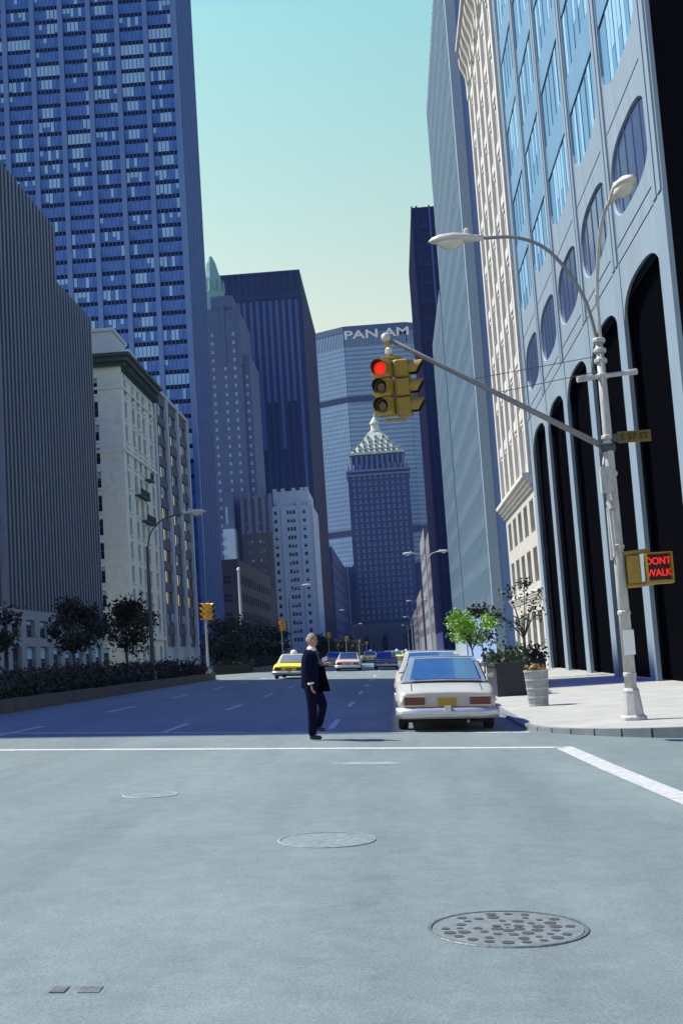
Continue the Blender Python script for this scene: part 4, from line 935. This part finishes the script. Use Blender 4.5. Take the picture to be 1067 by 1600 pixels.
b = MB(); b.tube([(-30.8, 245, .6), (-30.8, 245, 10), (-30.8, 245, 19.3)], [.35, .3, .24], 8); b.build('pole', 'flag_white', t); b = MB(); b.lathe([(.05, 0), (.4, .3), (.3, .7), (.05, .9)], (-30.8, 245, 19.3), 8); b.build('finial', 'sign_white', t)

# ------------------------------------------------------------------ cars
def car(loc, label, paint, roofm, group, yaw=0.0, taxi=False, detail=True, W=.95, face='rear', cat='car', zt=0.0, rearglass='car_rearglass'):
    """local frame: rear bumper at y = 0, front +y; built at origin then placed"""
    rearglass = rearglass if detail or taxi else 'car_glass'
    t = thing('parked_car' if detail else 'car', label, cat, (0, 0, 0), group); P = []
    def bd(b, nm, m, parent=t, smooth=False): o = b.build(nm, m, parent, smooth=smooth); return o
    st = [(.10, .84, .36, .70), (.16, .90, .30, .735), (.5, .935, .28, .80), (1.0, .95, .26, .86), (1.6, .95, .25, .90), (2.6, .95, .25, .91), (3.4, .95, .25, .90), (4.1, .94, .27, .86), (4.7, .90, .30, .80), (4.88, .84, .36, .74)]
    rings = []
    for y, w, zb, ztp in st:
        w = w / .95 * W
        half = [(0, zb), (w * .80, zb), (w * .93, zb + .07), (w * .985, zb + .2), (w, zb + .30), (w * .985, ztp - .12), (w * .95, ztp - .035), (w * .88, ztp), (w * .45, ztp + .018), (0, ztp + .022)]
        ring = [(x, y, z) for x, z in half] + [(-x, y, z) for x, z in reversed(half[1:-1])]; rings.append(ring)
    b = MB(); b.loft(rings); body = bd(b, 'body', paint, smooth=True)
    for p in body.data.polygons:
        if len(p.vertices) > 4: p.use_smooth = False
    # greenhouse
    def sec(y, w, z, zb=None): return [(-w, y, z), (-w * .5, y - .03, z + .012), (0, y - .04, z + .016), (w * .5, y - .03, z + .012), (w, y, z)]
    G = [(1.12, .80, .895), (1.30, .775, 1.00), (1.62, .70, 1.24), (1.78, .665, 1.325), (2.05, .65, 1.375), (2.55, .65, 1.385), (2.95, .655, 1.35), (3.12, .67, 1.28), (3.62, .79, .93)]
    top = [[(x / .95 * W, y, z) for x, y, z in sec(*q)] for q in G]
    b = MB()
    for i in range(len(top) - 1):
        for k in range(4): b.quad(top[i][k], top[i][k + 1], top[i + 1][k + 1], top[i + 1][k])
    for sgn in (0, 4):      # side skins
        for i in range(len(top) - 1):
            a, c = top[i][sgn], top[i + 1][sgn]; wl = .86 / .95 * W * (1 if sgn else -1); lo = .88
            b.quad(a, c, (wl, c[1], lo), (wl, a[1], lo))
    bd(b, 'roof', roofm, smooth=False)
    def pane(nm, i0, i1, s0, s1, m, off, ins=.06):
        q = MB(); a = [Vector(v) for v in top[i0]]; c = [Vector(v) for v in top[i1]]; n_ = 6; nr = Vector(off); rows_ = []
        for w_ in (a, c):
            rows_.append([w_[0].lerp(w_[4], ins + (1 - 2 * ins) * k / n_) + nr + Vector((0, -.035 * (1 - (k / n_ * 2 - 1) ** 2), .012 * (1 - (k / n_ * 2 - 1) ** 2))) for k in range(n_ + 1)])
        A = [p.lerp(r_, .04) for p, r_ in zip(*rows_)]; Cc = [r_.lerp(p, .04) for p, r_ in zip(*rows_)]
        for k in range(n_): q.quad(A[k], A[k + 1], Cc[k + 1], Cc[k])
        o = bd(q, nm, m, smooth=True); return o
    pane('rear_window', 0, 3, 0, 0, rearglass, (0, -.05, .035), .075); pane('windscreen', 8, 7, 0, 0, 'car_glass', (0, .04, .03))
    b = MB()
    for i0, i1 in ((0, 3),):
        a0, a4, c0, c4 = [Vector(v) for v in (top[0][0], top[0][4], top[3][0], top[3][4])]
        b.tube([tuple(c0.lerp(c4, .05) + Vector((0, -.06, .05))), tuple(c0.lerp(c4, .5) + Vector((0, -.10, .068))), tuple(c0.lerp(c4, .95) + Vector((0, -.06, .05)))], .013, 5)
        b.tube([tuple(a0.lerp(a4, .05) + Vector((0, -.06, .03))), tuple(a0.lerp(a4, .5) + Vector((0, -.10, .045))), tuple(a0.lerp(a4, .95) + Vector((0, -.06, .03)))], .013, 5)
    bd(b, 'window_trim', 'chrome')
    for s_ in (-1, 1):
        q = MB(); w0, w1 = s_ * .845 / .95 * W, s_ * .70 / .95 * W; q.quad((w0, 1.75, .93), (w0, 3.35, .93), (w1, 3.02, 1.27), (w1, 1.95, 1.29)); q.v = [(x + s_ * .02, y, z) for x, y, z in q.v]; bd(q, 'side_window', 'car_glass')
    # rear panel, lights, bumper
    b = MB(); b.box(-.80 * W / .95, .80 * W / .95, .06, .12, .47, .665); rp = bd(b, 'rear_panel', 'rear_panel' if paint == 'car_white' else paint)
    for s_ in (-1, 1):
        b = MB(); x0, x1 = s_ * .42, s_ * .80; b.box(min(x0, x1) * W / .95, max(x0, x1) * W / .95, .025, .07, .50, .645); tl = bd(b, 'tail_light', 'tail_red')
        b = MB(); b.box(min(x0, x1) * W / .95 - .015, max(x0, x1) * W / .95 + .015, .045, .08, .645, .662); b.box(min(x0, x1) * W / .95 - .015, max(x0, x1) * W / .95 + .015, .045, .08, .482, .50); bd(b, 'trim', 'chrome', tl)
    b = MB(); b.box(-.17, .17, .035, .058, .47, .63); bd(b, 'licence_plate', 'plate')
    br = []
    for k in range(15):
        x = (-1 + 2 * k / 14) * (W + .01); y = .02 + .16 * abs(k / 7 - 1) ** 4; br.append([(x, y + .06, .24), (x, y - .04, .25), (x, y - .10, .31), (x, y - .105, .36), (x, y - .07, .44), (x, y + .06, .455)])
    b = MB(); b.loft(br); bp = bd(b, 'bumper', 'chrome', smooth=True)
    b = MB(); b.box(-.06, .06, -.12, -.02, .34, .49); bd(b, 'bumper_guard', 'chrome', bp)
    b = MB(); b.box(-.74 * W / .95, .74 * W / .95, .25, 4.7, .17, .36); bd(b, 'underbody', 'underbody')
    b = MB(); b.tube([(.38, .5, .21), (.38, -.02, .20)], .03, 6); bd(b, 'exhaust', 'iron')
    for sx in (-1, 1):
        for y in (1.02, 3.92):
            x = sx * (W - .13); wb = MB(); n = 20; rg = []
            for off, r_ in ((-.10, .26), (-.09, .315), (.0, .33), (.09, .315), (.10, .26)): rg.append([(x + sx * off, y + r_ * cos(a), .33 + r_ * sin(a)) for a in [2 * pi * q / n for q in range(n)]])
            wb.loft(rg); wh = bd(wb, 'wheel', 'tyre'); wb = MB(); wb.loft([[(x + sx * .105, y + r_ * cos(a), .33 + r_ * sin(a)) for a in [2 * pi * q / n for q in range(n)]] for r_ in (.2, .06)]); bd(wb, 'rim', 'rim', wh)
            wb = MB(); wb.loft([[(sx * (W + .001), y + r_ * cos(a), .33 + r_ * sin(a)) for a in [pi * q / 12 for q in range(13)]] for r_ in (.37, .34)], False, 0, False); bd(wb, 'wheel_arch_trim', 'underbody')
    if detail:
        gp = MB()
        for x in (-.66, .66): gp.tube([(x, .20, .762), (x, .52, .820), (x, 1.02, .884)], .006, 4)
        gp.tube([(-.66, 1.02, .884), (0, 1.02, .900), (.66, 1.02, .884)], .006, 4); bd(gp, 'boot_lid_gap', 'underbody')
        gp = MB()
        for sx in (-1, 1): gp.tube([(sx * (W + .004), .5, .56), (sx * (W + .006), 2.4, .58), (sx * (W + .004), 4.4, .57)], .011, 5)
        bd(gp, 'side_trim', 'chrome')
        b = MB(); b.box(W + .01, W + .15, 3.05, 3.12, .93, 1.02); bd(b, 'wing_mirror', 'chrome')
        b = MB(); b.box(-.70, .70, .14, .16, .678, .688); b.box(-.03, .03, .12, .16, .64, .668); bd(b, 'boot_trim', 'chrome')
    if taxi:
        b = MB(); b.lathe([(.2, 0), (.2, .05), (.17, .16), (.06, .23)], (0, 2.2, 1.39), 12); bd(b, 'roof_light', 'sign_white', smooth=True)
    t.location = loc; t.rotation_euler = (0, math.atan(.049), yaw); return t
car((.84, 22.95, g(.84) + zt if False else g(.84)), 'white sedan with a blue grey roof parked at the right kerb, seen from behind', 'car_white', 'car_vinyl', 'cars parked at the kerb')
car((.80, 30.0, g(.80)), 'white car parked in front of the blue-roofed sedan', 'car_white', 'car_white', 'cars parked at the kerb').scale = (1, 1, 1.08)
car((1.2, 45.5, g(1.2)), 'silver car parked farther up the right kerb, mostly hidden', 'car_silver', 'car_silver', 'cars parked at the kerb')
car((-6.1, 68.0, g(-6.1)), 'yellow taxi with a white roof light beside the median end', 'car_yellow', 'car_cab_roof', 'cars on the avenue', yaw=radians(-3), taxi=True, detail=False, cat='taxi', rearglass='car_silver')
car((-3.75, 91, g(-3.7)), 'pale pink car driving away behind the walking man', 'car_pink', 'car_pink', 'cars on the avenue', detail=False)
car((-.95, 96, g(-.85)), 'dark blue car in the middle of the avenue', 'car_blue', 'car_blue', 'cars on the avenue', detail=False)
car((-3.4, 150, g(-3.4)), 'yellow taxi left of the dark blue car, far off', 'car_yellow', 'car_cab_roof', 'cars on the avenue', detail=False, taxi=True, cat='taxi')
car((-.1, 158, g(-.1)), 'yellow taxi right of the dark blue car, far off', 'car_yellow', 'car_cab_roof', 'cars on the avenue', detail=False, taxi=True, cat='taxi')
car((1.3, 185, g(1.3)), 'farthest yellow taxi by the right kerb', 'car_yellow', 'car_yellow', 'cars on the avenue', detail=False, taxi=True, cat='taxi')
car((-1.2, 176, g(-1.2)), 'small pale car far down the avenue', 'car_pink', 'car_silver', 'cars on the avenue', detail=False)
car((-6.2, 118, g(-6.2)), 'grey car near the median beyond the cross street', 'car_silver', 'car_silver', 'cars on the avenue', detail=False)

# ------------------------------------------------------------------ the man crossing
def skin_mesh(name, verts, edges, radii, matn, parent, sub=2, root=0):
    me = bpy.data.meshes.new(name); me.from_pydata(verts, edges, []); o = bpy.data.objects.new(name, me); C.objects.link(o)
    m = o.modifiers.new('s', 'SKIN'); m.use_smooth_shade = True
    for i, r_ in enumerate(radii): me.skin_vertices[0].data[i].radius = r_ if isinstance(r_, tuple) else (r_, r_)
    me.skin_vertices[0].data[root].use_root = True
    s_ = o.modifiers.new('d', 'SUBSURF'); s_.levels = sub; s_.render_levels = sub
    dg = bpy.context.evaluated_depsgraph_get(); m2 = bpy.data.meshes.new_from_object(o.evaluated_get(dg)); m2.name = name
    bpy.data.objects.remove(o); m2.materials.clear(); m2.materials.append(M(matn))
    m2.polygons.foreach_set('use_smooth', [True] * len(m2.polygons))
    n = bpy.data.objects.new(name, m2); C.objects.link(n); n.parent = parent; return n
man = thing('person', 'man in a dark suit with a dark coat over his arm walking across the street', 'person', (-1.56, 21.47, g(-1.56)))
K = 1.0
# local: +x forward (to the right of the photo), +y his left (away), z up
V_ = [(0, 0, .98), (.01, 0, 1.14), (.02, 0, 1.32), (.03, 0, 1.46), (.05, 0, 1.56), (.075, 0, 1.63),           # pelvis..neck 0-5
      (.085, 0, 1.70), (.09, 0, 1.78),                                                                              # head 6-7
      (.01, -.10, .94), (.02, -.10, .52), (-.02, -.10, .10), (.06, -.10, .045), (.16, -.105, .03),                     # right leg 8-12 (standing)
      (.02, .10, .94), (.21, .11, .60), (.06, .10, .24), (.14, .10, .17), (.22, .10, .13),                              # left leg 13-17 (lifting)
      (.01, -.19, 1.47), (-.02, -.235, 1.20), (.035, -.225, .95),                                                       # right arm 18-20
      (.03, .19, 1.47), (.04, .235, 1.22), (.25, .13, 1.28)]                                                            # left arm 21-23
E_ = [(0, 1), (1, 2), (2, 3), (3, 4), (4, 5), (5, 6), (6, 7), (0, 8), (8, 9), (9, 10), (10, 11), (11, 12), (0, 13), (13, 14), (14, 15), (15, 16), (16, 17), (3, 18), (18, 19), (19, 20), (3, 21), (21, 22), (22, 23)]
R_ = [(.13, .15), (.12, .135), (.13, .155), (.12, .12), .062, .058, (.078, .09), (.082, .078), .088, .06, .042, .042, .035, .088, .06, .042, .042, .035, .055, .044, .03, .055, .044, .03]
body = skin_mesh('body', V_, E_, R_, 'skin', man)
# head detail: skull, nose, ears, eyes, mouth
def ell(c, r, n=12, m=8): 
    b = MB(); rg = []
    for i in range(m + 1):
        t_ = -pi / 2 + pi * i / m; rg.append([(c[0] + r[0] * cos(t_) * cos(a), c[1] + r[1] * cos(t_) * sin(a), c[2] + r[2] * sin(t_)) for a in [2 * pi * k / n for k in range(n)]])
    b.loft(rg); return b
def local(b, nm, m, par=man, smooth=True):
    o = bpy.data.objects.new(nm, b.mesh(nm, m, (0, 0, 0), smooth)); C.objects.link(o); o.parent = par; return o
HY = radians(-28)     # head turned slightly to the camera
def turn(b, c=(.085, 0, 1.7)):
    q = Matrix.Rotation(HY, 3, 'Z'); b.v = [tuple(Vector(c) + q @ (Vector(p) - Vector(c))) for p in b.v]; return b
b = ell((.085, 0, 1.715), (.098, .076, .118), 16, 12)
for i, (x, y, z) in enumerate(b.v):
    if z < 1.68: k = (1.68 - z) / .09; b.v[i] = (x * 1.0 + .012 * k, y * (1 - .25 * k), z)
nose = MB(); nose.loft([[(.180, -.012, 1.735), (.180, .012, 1.735), (.174, 0, 1.74)], [(.205, -.018, 1.692), (.205, .018, 1.692), (.182, 0, 1.70)], [(.18, -.013, 1.684), (.18, .013, 1.684), (.172, 0, 1.69)]]); b.add(nose.v, nose.f)
for s_ in (-1, 1): e = ell((.075, s_ * .078, 1.71), (.022, .012, .034), 8, 6); b.add(e.v, e.f)
face = local(turn(b), 'head', 'skin', body)
eb = MB()
for s_ in (-1, 1): e = ell((.168, s_ * .034, 1.728), (.012, .014, .008), 8, 5); eb.add(e.v, e.f)
e = ell((.178, 0, 1.655), (.008, .026, .005), 8, 5); eb.add(e.v, e.f); local(turn(eb), 'eyes_and_mouth', 'coat', body)
hb = MB(); rg = []
for i in range(11):      # short swept hair: a cap that is open at the face, lower at the nape
    t_ = i / 10; ring = []
    for k in range(20):
        a = 2 * pi * k / 20; fwd = cos(a); z0 = 1.665 + .075 * max(0, fwd + .25) + (.03 if abs(sin(a)) > .8 else 0); zz_ = z0 + (1.852 - z0) * sin(t_ * pi / 2); q = sqrt(max(0, 1 - ((zz_ - 1.725) / .127) ** 2)) if zz_ > 1.725 else 1.0 - .12 * (1.725 - zz_) / .06
        w = 1 + .04 * sin(a * 9 + t_ * 6); ring.append((.077 + .104 * q * fwd * w, .086 * q * sin(a) * w, zz_))
    rg.append(ring)
hb.loft(rg); local(turn(hb), 'hair', 'hair', body)
# clothes
jk = skin_mesh('jacket', [V_[0][:2] + (.86,), (0, 0, .98), V_[1], V_[2], V_[3], (.045, 0, 1.565), V_[18], V_[19], (.03, -.226, .985), V_[21], V_[22], (.21, .15, 1.27)],
               [(0, 1), (1, 2), (2, 3), (3, 4), (4, 5), (4, 6), (6, 7), (7, 8), (4, 9), (9, 10), (10, 11)],
               [(.185, .20), (.175, .19), (.165, .18), (.175, .20), (.17, .175), (.088, .095), .095, .074, .060, .088, .074, .060], 'suit', man)
for nm, ids in (('trouser_leg', (8, 9, 10)), ('trouser_leg', (13, 14, 15))):
    a, k_, f_ = [V_[i] for i in ids]; low_ = (f_[0] + .015, f_[1], f_[2] - .055)
    skin_mesh(nm, [(a[0], a[1] * .75, .96), a, ((a[0] + k_[0]) / 2 + .01, (a[1] + k_[1]) / 2, (a[2] + k_[2]) / 2), k_, low_], [(0, 1), (1, 2), (2, 3), (3, 4)], [.125, .128, .108, .088, .078], 'suit', man)
for ids in ((10, 11, 12), (15, 16, 17)):
    a, m_, t_ = [V_[i] for i in ids]; skin_mesh('shoe', [(a[0] - .04, a[1], a[2] - .035), (m_[0], m_[1], m_[2] - .0), (t_[0], t_[1], t_[2] + .005)], [(0, 1), (1, 2)], [(.05, .05), (.05, .045), (.045, .032)], 'shoe', man)
b = MB(); b.lathe([(.090, -.03), (.078, .0), (.064, .045)], (.062, 0, 1.572), 14); b.quad((.125, -.05, 1.60), (.125, .05, 1.60), (.205, .012, 1.34), (.205, -.012, 1.34)); local(b, 'shirt_collar', 'shirt', man)
b = MB(); b.tube([(.03, -.226, .995), (.035, -.225, .965)], .056, 10); local(b, 'cuff', 'shirt', man)
def hand(base, d, curl, thumb_side, nm):
    """palm at base pointing along d, fingers curling towards `curl`"""
    base = Vector(base); d = Vector(d).normalized(); cu = Vector(curl).normalized(); sd = d.cross(cu).normalized()
    vs_ = [base, base + d * .05, base + d * .085]; ed = [(0, 1), (1, 2)]; ra = [(.026, .02), (.036, .02), (.036, .018)]
    for k, ln in enumerate((.070, .080, .075, .058)):
        o_ = sd * (-.030 + .020 * k); p0 = base + d * .08 + o_; p1 = p0 + d * ln * .45 + cu * .008; p2 = p1 + d * ln * .3 + cu * .018; p3 = p2 + d * ln * .2 + cu * .022; i = len(vs_)
        vs_ += [p0, p1, p2, p3]; ed += [(2, i), (i, i + 1), (i + 1, i + 2), (i + 2, i + 3)]; ra += [.0105, .0095, .009, .0075]
    i = len(vs_); p0 = base + d * .025 + sd * (-.035) * thumb_side; vs_ += [p0, p0 + d * .03 + sd * -.018 * thumb_side + cu * .012, p0 + d * .058 + sd * -.016 * thumb_side + cu * .026]; ed += [(0, i), (i, i + 1), (i + 1, i + 2)]; ra += [.013, .0105, .008]
    return skin_mesh(nm, [tuple(v) for v in vs_], ed, ra, 'skin', body, 1)
hand((.038, -.225, .955), (.12, 0, -1), (.9, .3, 0), 1, 'hand'); hand((.25, .13, 1.28), (1, -.35, .25), (0, -.6, -.7), 1, 'hand')
b = MB(); r = random.Random(4)     # folded coat over the left forearm, hanging
rings = []
for u, z in ((0, 1.27), (.08, 1.25), (.25, 1.12), (.5, .98), (.75, .88), (1, .82)):
    ring = []
    for k in range(16):
        a = 2 * pi * k / 16; wob = 1 + .13 * sin(a * 5 + u * 3) * (u + .2); ring.append((.17 + .03 * u + (.095 + .05 * u) * wob * cos(a), .08 + (.055 + .03 * u) * wob * sin(a), z))
    rings.append(ring)
b.loft(rings); o = b.build('folded_coat', 'coat', None, (0, 0, 0), smooth=True); o.location = man.location; tag(o, 'dark coat draped over the walking man\'s forearm', 'coat')
b = MB(); b.loft([[(.23, .02, 1.33), (.33, .0, 1.36), (.335, .012, 1.365), (.235, .032, 1.335)], [(.24, .02, 1.40), (.325, .0, 1.43), (.33, .012, 1.435), (.245, .032, 1.405)]]); o = b.build('folded_paper', 'paper', None, (0, 0, 0)); o.location = man.location; tag(o, 'small folded white paper held in the walking man\'s hand', 'paper')

# ------------------------------------------------------------------ haze in the air
b = MB(); b.box(-420, 420, -140, 1180, -3.4, 262)
hz = b.build('haze', 'void', kind='stuff'); hz.data.materials.clear()
hm = bpy.data.materials.new('haze_air'); hm.use_nodes = True; hn = hm.node_tree; hn.nodes.clear()
ho = hn.nodes.new('ShaderNodeOutputMaterial'); hv = hn.nodes.new('ShaderNodeVolumePrincipled')
hv.inputs['Color'].default_value = (.22, .45, 1.0, 1); hv.inputs['Density'].default_value = .00008; hv.inputs['Anisotropy'].default_value = .0
hn.links.new(hv.outputs[0], ho.inputs['Volume']); hz.data.materials.append(hm)
hz['label'] = 'thin blue haze filling the air along the avenue'; hz['category'] = 'haze'
